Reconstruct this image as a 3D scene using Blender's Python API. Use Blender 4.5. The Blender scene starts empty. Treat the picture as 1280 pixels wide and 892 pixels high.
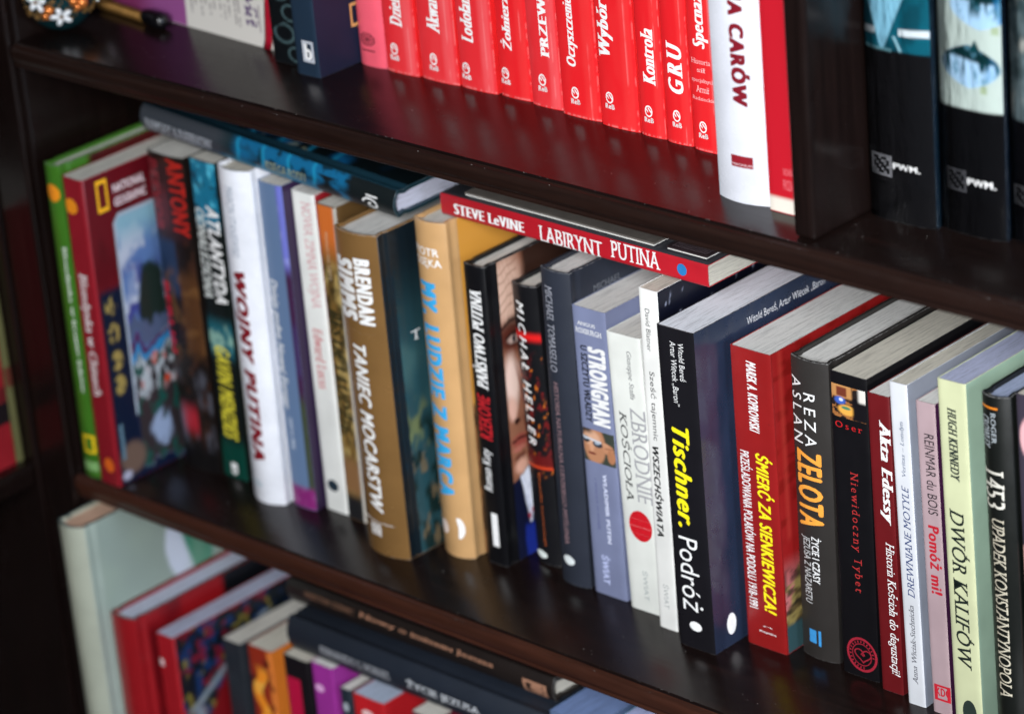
import bpy, bmesh, math, random
import numpy as np
from mathutils import Matrix, Vector

random.seed(7)
scene = bpy.context.scene
COL = scene.collection

# ------------------------------------------------------------------ camera
cam_data = bpy.data.cameras.new('camera')
cam_data.sensor_width = 36.0
cam_data.lens = 122.92
cam_data.clip_start = 0.05
cam_data.clip_end = 60.0
cam_data.dof.use_dof = True
cam_data.dof.focus_distance = 2.09
cam_data.dof.aperture_fstop = 5.2
cam = bpy.data.objects.new('camera', cam_data)
COL.objects.link(cam)
RIGHT = Vector((0.73022, 0.67821, -0.08251))
UP = Vector((-0.22181, 0.34956, 0.91028))
FWD = Vector((-0.64620, 0.64640, -0.40570))
mw = Matrix((RIGHT, UP, -FWD)).transposed().to_4x4()
mw.translation = Vector((1.81785, -1.38040, 1.06733))
cam.matrix_world = mw
scene.camera = cam

# ------------------------------------------------------------------ world, lamps, exposure
world = bpy.data.worlds.new('World')
scene.world = world
world.use_nodes = True
world.node_tree.nodes['Background'].inputs[0].default_value = (0.55, 0.62, 0.75, 1)
world.node_tree.nodes['Background'].inputs[1].default_value = 0.05


def area_lamp(name, loc, aim, size, power, color):
    ld = bpy.data.lights.new(name, 'AREA')
    ld.shape = 'RECTANGLE'
    ld.size, ld.size_y = size
    ld.energy = power
    ld.color = color
    o = bpy.data.objects.new(name, ld)
    o.location = loc
    o.rotation_euler = (Vector(aim) - Vector(loc)).to_track_quat('-Z', 'Y').to_euler()
    COL.objects.link(o)
    return o


# a window behind the photographer's right shoulder, and a weaker one along the wall to the right
key = area_lamp('window_light', (1.9, -1.9, 1.25), (0.66, 0.05, 0.24), (0.8, 1.0), 10.6, (0.95, 0.97, 1.0))
key.data.spread = math.radians(46)
area_lamp('side_window_light', (2.6, -0.25, 0.65), (0.5, 0.1, 0.1), (0.7, 0.9), 26, (0.72, 0.84, 1.0))

scene.view_settings.view_transform = 'Standard'
scene.view_settings.look = 'None'
scene.view_settings.exposure = 0.0
scene.view_settings.gamma = 1.0
scene.view_settings.use_curve_mapping = False
scene.render.engine = 'CYCLES'
scene.cycles.use_denoising = True
scene.cycles.max_bounces = 6
scene.cycles.sample_clamp_indirect = 4.0

ZT = 0.3255      # top shelf surface; the middle shelf is z = 0
ZL = -0.3255     # bottom shelf surface


# ------------------------------------------------------------------ small helpers
def lin(c):
    if isinstance(c, str):
        c = c.lstrip('#')
        c = [int(c[i:i + 2], 16) / 255 for i in (0, 2, 4)]
    return tuple((x / 12.92 if x <= 0.04045 else ((x + 0.055) / 1.055) ** 2.4) for x in c[:3])


def link(name, mesh, mats, parent=None):
    o = bpy.data.objects.new(name, mesh)
    COL.objects.link(o)
    if mats:
        for m in (mats if isinstance(mats, (list, tuple)) else [mats]):
            mesh.materials.append(m)
    if parent:
        o.parent = parent
    return o


def mesh_from(name, verts, faces, smooth=False):
    me = bpy.data.meshes.new(name)
    me.from_pydata([tuple(v) for v in verts], [], faces)
    if smooth:
        me.polygons.foreach_set('use_smooth', [True] * len(me.polygons))
    me.update()
    return me


def tag(o, label, cat, group=None, kind=None):
    if label:
        o['label'] = label
    if cat:
        o['category'] = cat
    if group:
        o['group'] = group
    if kind:
        o['kind'] = kind
    return o


def empty(name, loc, label, cat, group=None, rot=(0, 0, 0)):
    o = bpy.data.objects.new(name, None)
    o.empty_display_size = 0.02
    COL.objects.link(o)
    o.location = loc
    o.rotation_euler = rot
    return tag(o, label, cat, group)


def box_mesh(name, x0, x1, y0, y1, z0, z1, bevel=0.0):
    bm = bmesh.new()
    bmesh.ops.create_cube(bm, size=1)
    for v in bm.verts:
        v.co = Vector(((x0 + x1) / 2 + v.co.x * (x1 - x0), (y0 + y1) / 2 + v.co.y * (y1 - y0), (z0 + z1) / 2 + v.co.z * (z1 - z0)))
    if bevel:
        bmesh.ops.bevel(bm, geom=bm.edges[:], offset=bevel, segments=3, affect='EDGES', profile=0.5)
    me = bpy.data.meshes.new(name)
    bm.to_mesh(me)
    bm.free()
    return me


# ------------------------------------------------------------------ materials
class NT:
    def __init__(self, name):
        self.m = bpy.data.materials.new(name)
        self.m.use_nodes = True
        self.t = self.m.node_tree
        self.b = self.t.nodes['Principled BSDF']

    def n(self, typ, **kw):
        nd = self.t.nodes.new(typ)
        for k, v in kw.items():
            if isinstance(k, str) and hasattr(nd, k):
                setattr(nd, k, v)
        return nd

    def l(self, a, b):
        self.t.links.new(a, b)

    def coords(self, scale=(1, 1, 1)):
        tc = self.n('ShaderNodeTexCoord')
        mp = self.n('ShaderNodeMapping')
        mp.inputs['Scale'].default_value = scale
        self.l(tc.outputs['Object'], mp.inputs['Vector'])
        return mp.outputs['Vector']

    def noise(self, vec, scale, detail=4, rough=0.55):
        nz = self.n('ShaderNodeTexNoise')
        nz.inputs['Scale'].default_value = scale
        nz.inputs['Detail'].default_value = detail
        nz.inputs['Roughness'].default_value = rough
        self.l(vec, nz.inputs['Vector'])
        return nz.outputs['Fac']

    def ramp(self, fac, stops):
        r = self.n('ShaderNodeValToRGB')
        e = r.color_ramp.elements
        while len(e) < len(stops):
            e.new(0.5)
        for el, (p, c) in zip(e, stops):
            el.position = p
            el.color = (*c, 1) if len(c) == 3 else c
        self.l(fac, r.inputs['Fac'])
        return r.outputs['Color']

    def bump(self, height, strength, dist=0.001):
        b = self.n('ShaderNodeBump')
        b.inputs['Strength'].default_value = strength
        b.inputs['Distance'].default_value = dist
        self.l(height, b.inputs['Height'])
        self.l(b.outputs['Normal'], self.b.inputs['Normal'])
        return b


_mats = {}


def shade(c, k):
    return tuple(max(0, min(1, x * k)) for x in c)


def cover_mat(color, rough=0.36, metal=0.0, wear=0, wrinkled=0, printed=False, coat=0.0):
    key = ('cov', color, rough, metal, wear, wrinkled, printed)
    if key in _mats:
        return _mats[key]
    s = NT('book_cloth_and_board')
    v = s.coords()
    big = s.noise(v, 22, 3)
    fine = s.noise(v, 900, 3)
    if printed:
        at = s.n('ShaderNodeAttribute', attribute_name='print')
        base = at.outputs['Color']
    else:
        c = lin(color)
        base = s.ramp(big, [(0.3, shade(c, 0.86)), (0.7, shade(c, 1.1))])
        if wear:
            sp = s.noise(v, 160, 8, 0.75)
            msk = s.ramp(sp, [(0.62, (0, 0, 0)), (0.70, (1, 1, 1))])
            mx = s.n('ShaderNodeMixRGB')
            mx.inputs['Color2'].default_value = (*shade([x + 0.02 for x in c], 0.35), 1)
            mx.inputs['Color1'].default_value = (*c, 1)
            mm = s.n('ShaderNodeMath', operation='MULTIPLY')
            mm.inputs[1].default_value = 0.45
            s.l(msk, mm.inputs[0])
            s.l(mm.outputs[0], mx.inputs['Fac'])
            s.l(base, mx.inputs['Color1'])
            base = mx.outputs['Color']
    s.l(base, s.b.inputs['Base Color'])
    rr = s.n('ShaderNodeMapRange')
    rr.inputs['To Min'].default_value = max(0.05, rough - 0.08)
    rr.inputs['To Max'].default_value = rough + 0.12
    s.l(s.noise(v, 70, 5, 0.7), rr.inputs['Value'])
    s.l(rr.outputs[0], s.b.inputs['Roughness'])
    s.b.inputs['Metallic'].default_value = metal
    s.b.inputs['Specular IOR Level'].default_value = 0.36 if not wrinkled else 1.0
    if wrinkled:
        w = s.coords((1, 1, 0.5))
        s.bump(s.noise(w, 16, 3, 0.5), 0.9, 0.008)
    else:
        mxh = s.n('ShaderNodeMath', operation='MULTIPLY_ADD')
        mxh.inputs[1].default_value = 6.0
        s.l(s.noise(v, 45, 4, 0.6), mxh.inputs[0])
        s.l(fine, mxh.inputs[2])
        s.bump(mxh.outputs[0], 0.10, 0.00018)
    _mats[key] = s.m
    return s.m


def ink_mat(color, rough=0.4):
    key = ('ink', color)
    if key in _mats:
        return _mats[key]
    s = NT('printing_ink')
    v = s.coords()
    c = lin(color)
    s.l(s.ramp(s.noise(v, 300, 4, 0.7), [(0.3, shade(c, 0.82)), (0.6, c)]), s.b.inputs['Base Color'])
    s.b.inputs['Roughness'].default_value = rough
    _mats[key] = s.m
    return s.m


def page_mat(tint):
    key = ('page', tint)
    if key in _mats:
        return _mats[key]
    s = NT('paper_edges')
    c = lin(tint)
    v = s.coords((1, 0.035, 0.035))
    lines = s.noise(v, 2400, 3, 0.8)
    v2 = s.coords((1, 0.03, 0.03))
    clumps = s.noise(v2, 900, 4, 0.65)
    mm = s.n('ShaderNodeMath', operation='ADD')
    s.l(lines, mm.inputs[0])
    s.l(clumps, mm.inputs[1])
    s.l(s.ramp(mm.outputs[0], [(0.80, shade(c, 0.68)), (0.97, shade(c, 0.94)), (1.0, shade(c, 1.06))]), s.b.inputs['Base Color'])
    s.b.inputs['Roughness'].default_value = 0.75
    s.bump(mm.outputs[0], 0.45, 0.0003)
    _mats[key] = s.m
    return s.m


def wood_mat(name='lacquered_wood', base=(0.0078, 0.0040, 0.0034), axis='x', rough=0.20):
    key = ('wood', base, axis, rough)
    if key in _mats:
        return _mats[key]
    s = NT(name)
    st = {'x': (0.05, 1, 1), 'y': (1, 0.05, 1), 'z': (1, 1, 0.05)}[axis]
    v = s.coords(st)
    g = s.noise(v, 210, 6, 0.65)
    v3 = s.coords(tuple(0.35 if q < 1 else 1 for q in st))
    g2 = s.noise(v3, 30, 4)
    s.l(s.ramp(g, [(0.32, shade(base, 0.55)), (0.62, base), (0.8, tuple(b * f for b, f in zip(base, (2.2, 1.5, 1.3))))]), s.b.inputs['Base Color'])
    rr = s.n('ShaderNodeMapRange')
    rr.inputs['To Min'].default_value = rough * 0.75
    rr.inputs['To Max'].default_value = rough * 1.7
    s.l(s.noise(s.coords(), 40, 7, 0.75), rr.inputs['Value'])
    s.l(rr.outputs[0], s.b.inputs['Roughness'])
    ad = s.n('ShaderNodeMath', operation='MULTIPLY_ADD')
    ad.inputs[1].default_value = 0.5
    s.l(g2, ad.inputs[0])
    s.l(g, ad.inputs[2])
    s.bump(ad.outputs[0], 0.22, 0.0004)
    s.b.inputs['IOR'].default_value = 1.44
    _mats[key] = s.m
    return s.m


def plain_mat(name, color, rough=0.4, metal=0.0, bump=0.0, bscale=300, trans=0.0):
    key = (name, color, rough, metal, bump)
    if key in _mats:
        return _mats[key]
    s = NT(name)
    v = s.coords()
    c = lin(color)
    s.l(s.ramp(s.noise(v, 120, 4), [(0.3, shade(c, 0.8)), (0.7, shade(c, 1.1))]), s.b.inputs['Base Color'])
    s.b.inputs['Roughness'].default_value = rough
    s.b.inputs['Metallic'].default_value = metal
    if bump:
        s.bump(s.noise(v, bscale, 4, 0.6), bump, 0.0008)
    _mats[key] = s.m
    return s.m


def film_mat():
    if 'film' in _mats:
        return _mats['film']
    s = NT('clear_film')
    out = s.t.nodes['Material Output']
    tr = s.n('ShaderNodeBsdfTransparent')
    gl = s.n('ShaderNodeBsdfGlossy')
    gl.inputs['Roughness'].default_value = 0.12
    mx = s.n('ShaderNodeMixShader')
    lw = s.n('ShaderNodeFresnel')
    lw.inputs['IOR'].default_value = 1.45
    s.l(lw.outputs[0], mx.inputs[0])
    s.l(tr.outputs[0], mx.inputs[1])
    s.l(gl.outputs[0], mx.inputs[2])
    v = s.coords((1, 1, 0.35))
    b = s.n('ShaderNodeBump')
    b.inputs['Strength'].default_value = 0.8
    b.inputs['Distance'].default_value = 0.002
    s.l(s.noise(v, 90, 4, 0.6), b.inputs['Height'])
    s.l(b.outputs['Normal'], gl.inputs['Normal'])
    s.l(b.outputs['Normal'], lw.inputs['Normal'])
    s.l(mx.outputs[0], out.inputs['Surface'])
    _mats['film'] = s.m
    return s.m


# ------------------------------------------------------------------ lettering
_txt_cache = {}


def text_geom(body, style):
    key = (body, style)
    if key in _txt_cache:
        return _txt_cache[key]
    cu = bpy.data.curves.new('lettering', 'FONT')
    cu.body = body
    cu.resolution_u = 3
    serif = 's' in style or 'S' in style
    off = -0.008 if serif else 0.0
    cu.offset = off
    if 'w' in style:
        cu.space_character = 1.45
    elif 'X' in style:
        cu.space_character = 1.22
    elif 'B' in style:
        cu.space_character = 1.12
    elif 'b' in style:
        cu.space_character = 1.05
    o = bpy.data.objects.new('lettering', cu)
    COL.objects.link(o)
    dg = bpy.context.evaluated_depsgraph_get()
    dg.update()
    me = bpy.data.meshes.new_from_object(o.evaluated_get(dg))
    V = [list(v.co) for v in me.vertices]
    Fc = [list(p.vertices) for p in me.polygons]
    if 's' in style or 'S' in style:
        cnt = {}
        for f in Fc:
            for a, b in zip(f, f[1:] + f[:1]):
                k = (min(a, b), max(a, b))
                cnt[k] = cnt.get(k, 0) + 1
        levels = (0.0, 0.449, 0.682, 0.72)
        for (a, b), c in cnt.items():
            if c != 1:
                continue
            p, q = V[a], V[b]
            if abs(p[1] - q[1]) > 0.004:
                continue
            ln = abs(p[0] - q[0])
            if not 0.03 < ln < 0.30:
                continue
            y = p[1]
            lv = min(levels, key=lambda L: abs(L - y))
            if abs(lv - y) > abs(off) + 0.03:
                continue
            x0, x1 = min(p[0], q[0]) - 0.085, max(p[0], q[0]) + 0.085
            th = 0.05 if lv == 0.0 else -0.05
            i = len(V)
            V += [[x0, y, 0.01], [x1, y, 0.01], [x1 - 0.02, y + th, 0.01], [x0 + 0.02, y + th, 0.01]]
            Fc.append([i, i + 1, i + 2, i + 3] if th > 0 else [i + 3, i + 2, i + 1, i])
    # weight: shifted copies; serif faces only thicken across, which keeps their thin horizontals
    if 'X' in style:
        sh = [(-0.075, 0.03), (0.075, 0.03), (-0.075, -0.03), (0.075, -0.03), (0, 0.035), (0, -0.035)]
    elif 'B' in style:
        sh = [(-0.068, 0), (0.068, 0), (-0.025, 0), (0.025, 0)] if serif else [(-0.048, 0), (0.048, 0), (0, 0.022), (0, -0.022)]
    elif 'b' in style:
        sh = [(-0.022, 0), (0.022, 0)] if serif else [(-0.02, 0.008), (0.02, -0.008)]
    elif serif:
        sh = [(-0.008, 0), (0.008, 0)]
    else:
        sh = [(0, 0)]
    V0, F0 = V, Fc
    V, Fc = [], []
    for k, (dx, dy) in enumerate(sh):
        i = len(V)
        V += [[p[0] + dx, p[1] + dy, p[2] + 0.002 * k] for p in V0]
        Fc += [[j + i for j in f] for f in F0]
    if 'I' in style:
        for v in V:
            v[0] += 0.23 * v[1]
    bpy.data.objects.remove(o)
    bpy.data.curves.remove(cu)
    bpy.data.meshes.remove(me)
    xs = [v[0] for v in V]
    ys = [v[1] for v in V]
    bx = (min(xs), max(xs), min(ys), max(ys))
    _txt_cache[key] = (V, Fc, bx)
    return _txt_cache[key]


# marks: flat emblems in a unit square, as vertices and faces
def poly_ring(r0, r1, n=36, a0=0.0, a1=2 * math.pi, cx=0.5, cy=0.5, sides=None):
    V, Fc = [], []
    for i in range(n + 1):
        a = a0 + (a1 - a0) * i / n
        k = 1.0
        V += [[cx + r0 * math.cos(a), cy + r0 * math.sin(a), 0], [cx + r1 * math.cos(a), cy + r1 * math.sin(a), 0]]
    for i in range(n):
        Fc.append([2 * i, 2 * i + 1, 2 * i + 3, 2 * i + 2])
    return V, Fc


def rects(*rs):
    V, Fc = [], []
    for (x0, x1, y0, y1) in rs:
        i = len(V)
        V += [[x0, y0, 0], [x1, y0, 0], [x1, y1, 0], [x0, y1, 0]]
        Fc.append([i, i + 1, i + 2, i + 3])
    return V, Fc


def join(*parts):
    V, Fc = [], []
    for k, (v, f) in enumerate(parts):
        i = len(V)
        V += [[p[0], p[1], p[2] + 0.003 * k] for p in v]
        Fc += [[j + i for j in q] for q in f]
    return V, Fc


def stroke(pts, w):
    V, Fc = [], []
    n = len(pts)
    for i, p in enumerate(pts):
        a = pts[max(0, i - 1)]
        b = pts[min(n - 1, i + 1)]
        dx, dy = b[0] - a[0], b[1] - a[1]
        L = math.hypot(dx, dy) or 1
        k = w / 2
        V += [[p[0] - dy / L * k, p[1] + dx / L * k, 0], [p[0] + dy / L * k, p[1] - dx / L * k, 0]]
    for i in range(n - 1):
        Fc.append([2 * i + 1, 2 * i + 3, 2 * i + 2, 2 * i])
    return V, Fc


def mark_geom(kind):
    if kind == 'disc':
        return poly_ring(0.0, 0.5, 28)
    if kind == 'ring':
        rag = join(poly_ring(0.43, 0.5, 40), poly_ring(0.30, 0.325, 40))
        ticks = [stroke([(0.5 + 0.345 * math.cos(a), 0.5 + 0.345 * math.sin(a)), (0.5 + 0.41 * math.cos(a), 0.5 + 0.41 * math.sin(a))], 0.035) for a in [i * 0.27 for i in range(19)]]
        return join(rag, *ticks)
    if kind == 'heart':
        pts = []
        for i in range(41):
            t = 2 * math.pi * i / 40
            pts.append((0.5 + 0.030 * 16 * math.sin(t) ** 3, 0.52 + 0.030 * (13 * math.cos(t) - 5 * math.cos(2 * t) - 2 * math.cos(3 * t) - math.cos(4 * t))))
        sp = [(0.5 + 0.02 * a * math.cos(a * 1.6), 0.55 + 0.02 * a * math.sin(a * 1.6)) for a in [i * 0.35 for i in range(18)]]
        return join(stroke(pts, 0.07), stroke(sp, 0.06))
    if kind == 'frame':
        return rects((0, 1, 0, 0.13), (0, 1, 0.87, 1), (0, 0.2, 0.13, 0.87), (0.8, 1, 0.13, 0.87))
    if kind in ('square', 'bar', 'blob'):
        return rects((0, 1, 0, 1))
    if kind == 'eye':
        o = []
        for r, w in ((0.47, 0.07), (0.33, 0.06), (0.19, 0.06)):
            o.append(stroke([(0.5 + r * math.cos(math.pi / 4 * i + 0.39), 0.5 + r * math.sin(math.pi / 4 * i + 0.39)) for i in range(9)], w))
        o.append(poly_ring(0, 0.1, 16))
        return join(*o)
    if kind == 'spiral':
        pts = [(0.42 + (0.06 + 0.055 * a) * math.cos(a) * 0.85, 0.5 + (0.06 + 0.055 * a) * math.sin(a)) for a in [i * 0.25 for i in range(32)]]
        return join(stroke(pts, 0.11), rects((0.9, 1.0, 0.1, 0.75)))
    if kind == 'reb':
        zig = stroke([(0.22, 0.82), (0.46, 0.62), (0.46, 0.86), (0.80, 0.55)], 0.1)
        V, Fc, bx = text_geom('ReB', 'B')
        tv = [[0.08 + 0.84 * (p[0] - bx[0]) / (bx[1] - bx[0]), 0.0 + 0.30 * (p[1] - bx[2]) / (bx[3] - bx[2]), 0] for p in V]
        ringv, rf = poly_ring(0.25, 0.34, 30, cy=0.66)
        return join((ringv, rf), zig, (tv, Fc))
    if kind == 'swoosh':
        return stroke([(0.0, 0.95), (0.2, 0.55), (0.5, 0.25), (1.0, 0.1)], 0.28)
    if kind == 'drop':
        return poly_ring(0.0, 0.5, 20, -1.7, 1.9)
    if kind == 'flag':
        return join(rects((0.1, 0.9, 0.35, 0.8)), stroke([(0.1, 0.2), (0.5, 0.05), (0.9, 0.3)], 0.2))
    if kind == 'wing':
        return stroke([(0.0, 0.2), (0.25, 0.9), (0.5, 0.4), (0.75, 0.9), (1.0, 0.2)], 0.25)
    if kind == 'maze':
        rs = []
        rnd = random.Random(3)
        for i in range(8):
            for j in range(8):
                if i in (0, 7) or j in (0, 7) or (i + j) % 3 == 0 or (i * j) % 4 == 1:
                    rs.append((i / 8, (i + 1) / 8 - 0.02, j / 8, (j + 1) / 8 - 0.02))
        return rects(*rs)
    return rects((0, 1, 0, 1))


# ------------------------------------------------------------------ prints (pictures on covers) as coloured grids
def vnoise(X, Y, sx, sy, seed=0, octaves=3):
    tot = np.zeros_like(X)
    amp, norm = 1.0, 0.0
    for o in range(octaves):
        rs = np.random.RandomState(seed * 13 + o)
        gx, gy = int(sx * 2 ** o) + 3, int(sy * 2 ** o) + 3
        G = rs.rand(gy, gx)
        fx, fy = np.clip(X, 0, 1) * (gx - 2), np.clip(Y, 0, 1) * (gy - 2)
        ix, iy = fx.astype(int), fy.astype(int)
        tx, ty = fx - ix, fy - iy
        tx, ty = tx * tx * (3 - 2 * tx), ty * ty * (3 - 2 * ty)
        a = G[iy, ix] * (1 - tx) + G[iy, ix + 1] * tx
        b = G[iy + 1, ix] * (1 - tx) + G[iy + 1, ix + 1] * tx
        tot += amp * (a * (1 - ty) + b * ty)
        norm += amp
        amp *= 0.55
    return tot / norm


def sm(a, b, x):
    t = np.clip((x - a) / (b - a), 0, 1)
    return t * t * (3 - 2 * t)


class Paint:
    """colours over a unit rectangle; X runs across, Y up"""

    def __init__(self, nx, ny, base):
        self.X, self.Y = np.meshgrid(np.linspace(0, 1, nx), np.linspace(0, 1, ny))
        self.C = np.ones((ny, nx, 3)) * np.array(lin(base))

    def mix(self, mask, col):
        c = np.array(lin(col)) if isinstance(col, str) else np.array(col)
        self.C = self.C * (1 - mask[..., None]) + c * mask[..., None]
        return self

    def rect(self, x0, x1, y0, y1, col, s=0.01, k=1.0):
        X, Y = self.X, self.Y
        return self.mix(k * sm(x0 - s, x0 + s, X) * (1 - sm(x1 - s, x1 + s, X)) * sm(y0 - s, y0 + s, Y) * (1 - sm(y1 - s, y1 + s, Y)), col)

    def oval(self, cx, cy, rx, ry, col, s=0.15, k=1.0):
        d = np.sqrt(((self.X - cx) / rx) ** 2 + ((self.Y - cy) / ry) ** 2)
        return self.mix(k * (1 - sm(1 - s, 1 + s, d)), col)

    def nz(self, sx, sy, seed, lo, hi, col, k=1.0, where=None):
        m = k * sm(lo, hi, vnoise(self.X, self.Y, sx, sy, seed))
        if where is not None:
            m = m * where
        return self.mix(m, col)


def p_war_spine():
    p = Paint(24, 110, '#17110f')
    p.nz(6, 30, 1, .5, .75, '#3a2218', .8)
    p.rect(-1, .55, .56, .74, '#20304a', .02)
    p.rect(.0, .95, .74, .98, '#2a1416', .02)
    p.rect(-1, .5, .78, .9, '#5a2028', .03, .7)
    p.rect(.55, 1.1, .38, .64, '#4a2e1a', .03).nz(5, 30, 3, .5, .7, '#6a4828', .6, sm(.35, .4, p.Y) * (1 - sm(.62, .66, p.Y)))
    p.rect(.1, .6, .12, .2, '#9a1c28', .03).nz(5, 16, 8, .45, .7, '#5a5c68', .5, 1 - sm(.3, .36, p.Y))
    p.rect(-1, 2, -1, .08, '#0c0a0b', .03)
    return p


def p_sea_spine():
    p = Paint(20, 110, '#0e1413')
    y = p.Y
    p.rect(-1, 2, .80, 2, '#126a88', .02)
    p.nz(4, 30, 2, .45, .7, '#58c0dc', .9, sm(.8, .83, y))
    p.nz(5, 40, 5, .55, .75, '#082c40', .9, sm(.8, .83, y))
    p.rect(-1, 2, .40, .50, '#1c5c68', .03)
    p.nz(4, 30, 4, .5, .7, '#8ab0a0', .8, sm(.39, .42, y) * (1 - sm(.48, .51, y)))
    p.rect(-1, 2, -1, .12, '#07392f', .03)
    return p


def p_violet_spine():
    p = Paint(20, 110, '#5c7394')
    X, Y = p.X, p.Y
    edge = sm(.80, .86, X + .04 * Y)
    p.mix(edge, '#3a1c3c')
    p.mix(edge * sm(.72, .78, Y), '#6a70c0')
    p.mix(edge * sm(.4, .44, Y) * (1 - sm(.56, .6, Y)), '#3c2c54')
    p.mix(edge * (1 - sm(.32, .38, Y)), '#3a4230')
    p.nz(3, 20, 4, .5, .7, '#e0e4f4', .35, edge * sm(.75, .8, Y))
    p.rect(-1, 2, -1, .065, '#7a2468', .01)
    p.nz(4, 50, 7, .6, .8, '#b078a8', .5, 1 - sm(.06, .07, Y))
    return p


def p_sepia_spine():
    p = Paint(20, 110, '#6c5228')
    Y = p.Y
    p.mix(sm(.80, .92, Y), '#c4662a')
    p.nz(4, 22, 3, .4, .7, '#b49c60', .8, 1 - sm(.8, .85, Y))
    p.nz(5, 34, 6, .5, .7, '#26200f', .8, 1 - sm(.8, .85, Y))
    p.rect(-1, 2, .08, .2, '#7c5a3a', .03).rect(-1, 2, -1, .08, '#1c1c1e', .02)
    p.rect(.86, 2, -1, 2, '#a8a49c', .03)
    return p


def p_spark_spine():
    p = Paint(24, 130, '#121215')
    Y = p.Y
    p.rect(-1, 2, .812, .835, '#d81c1c', .012)
    band = sm(.30, .36, Y) * (1 - sm(.72, .78, Y))
    p.nz(9, 60, 5, .58, .70, '#6c1818', .8, band)
    p.nz(9, 60, 9, .70, .76, '#d07020', .9, band)
    p.rect(-1, 2, .36, .40, '#5c1414', .008)
    p.rect(-1, 2, .352, .362, '#c84020', .004)
    return p


def p_pink_spine():
    p = Paint(30, 110, '#3a3440')
    p.rect(-1, 2, -1, .58, '#c89a90', .004)
    p.oval(.42, .885, .34, .055, '#dca8ac')
    p.oval(.7, .72, .3, .05, '#dca8ac', .1, .5)
    return p


def p_curl_spine():
    p = Paint(40, 160, '#0b0e11')
    for cx, cy, r in ((.75, .035, .22), (.45, .10, .3), (.7, .17, .25), (.4, .24, .3), (.7, .31, .3), (.4, .38, .25)):
        d = np.sqrt(((p.X - cx) / r) ** 2 + ((p.Y - cy) / (r * .1)) ** 2)
        p.mix(np.exp(-((d - 1) / .13) ** 2) * .8 * (p.Y - cy < .08 * (p.X)), '#4c6468')
    return p


def p_cream_foot():
    p = Paint(12, 160, '#b41826')
    p.rect(-1, 2, -1, .038, '#d8d0c4', .002)
    return p


def p_sail_spine():
    p = Paint(60, 260, '#0f0f11')
    X, Y = p.X, p.Y
    k = sm(.470, .474, Y)
    p.mix(k, '#0c5262')
    p.mix(k * .8 * sm(.4, .7, vnoise(X, Y, 3, 12, 4)), '#0a3a46')
    p.mix(k * sm(.506, .510, Y - .012 * X) * (1 - sm(.524, .529, Y - .012 * X)) * ((X < .20) | (X > .56)), '#c4ccd0')
    p.mix(k * (1 - sm(.0, .03, np.abs(X - .30 - .35 * (Y - .48)) - .02 - (Y - .478) * 1.9)), '#7cb0c4')
    p.mix(k * (1 - sm(.012, .03, np.abs(X - .57 + 2.6 * (Y - .48)))) * (Y < .51), '#8ab4c0')
    p.mix(sm(.466, .470, Y) * (1 - sm(.473, .477, Y)) * (X < .45), '#5c8890')
    return p


def p_fish_spine():
    p = Paint(80, 280, '#0a0a0c')
    X, Y = p.X, p.Y
    p.mix(sm(.342, .346, Y), '#acb8b2')
    for cx, cy in ((.52, .460), (.70, .620), (.50, .77)):
        L = .46
        d = (np.abs((X - cx) / L)) ** 1.25 + ((Y - cy) / .058) ** 2
        body = 1 - sm(.9, 1.06, d)
        p.mix(body, '#9cbcd4')
        bars = sm(.46, .60, vnoise(X, Y, 15, 9, int(cy * 50), 2)) * sm(cy - .040, cy + .002, Y)
        p.mix(body * bars, '#0e3c46')
        p.mix(body * sm(.012, .024, Y - cy - .006 * np.sin(X * 6)), '#08292c')
        p.mix(body * sm(.5, .8, vnoise(X, Y, 4, 12, int(cy * 77))) * (X > .72) * .8, '#1c6c9c')
        p.mix(body * sm(.55, .7, vnoise(X, Y, 9, 30, 8)) * .6, '#4c7c90')
        p.mix((1 - sm(.0, .012, np.abs(X - cx - .10) - .07 + (Y - cy - .045) * 2.6)) * (Y > cy + .04) * (Y < cy + .072), '#0c3a40')
        p.mix((1 - sm(.0, .04, np.abs(X - cx - .22) - .03)) * (Y < cy - .045) * (Y > cy - .066) * .7, '#8c9c70')
    return p


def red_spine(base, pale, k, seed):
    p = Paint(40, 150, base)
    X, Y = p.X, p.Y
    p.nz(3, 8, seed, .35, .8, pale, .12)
    p.mix(k * sm(.60, .74, X) * (1 - sm(.90, .96, X)) * (.55 + .45 * vnoise(X, Y, 3, 14, seed + 2)), pale)  # highlight down the right of the spine, painted into the red
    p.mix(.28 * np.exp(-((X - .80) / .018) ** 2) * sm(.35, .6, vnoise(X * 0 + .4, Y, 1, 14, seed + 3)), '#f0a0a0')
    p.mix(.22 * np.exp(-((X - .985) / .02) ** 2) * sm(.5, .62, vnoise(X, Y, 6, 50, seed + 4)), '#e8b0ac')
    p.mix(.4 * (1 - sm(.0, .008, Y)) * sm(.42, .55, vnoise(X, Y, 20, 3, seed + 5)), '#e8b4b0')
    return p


def p_bright_sheen_red_spine():
    return red_spine('#d42a30', '#e06064', .6, random.randrange(90))  # stronger painted highlight


def p_scuffed_sheen_red_spine():
    return red_spine('#d61e24', '#de4442', .35, random.randrange(90))  # weaker painted highlight, with the same scuffs


def p_cloud_spine():
    p = Paint(40, 160, '#0c0c10')
    k = sm(.33, .335, p.Y)
    p.mix(k, '#6c7c80')
    p.nz(3, 16, 5, .4, .7, '#24383c', .8, k)
    p.nz(3, 14, 8, .5, .7, '#b8b8b0', .7, k)
    return p


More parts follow.
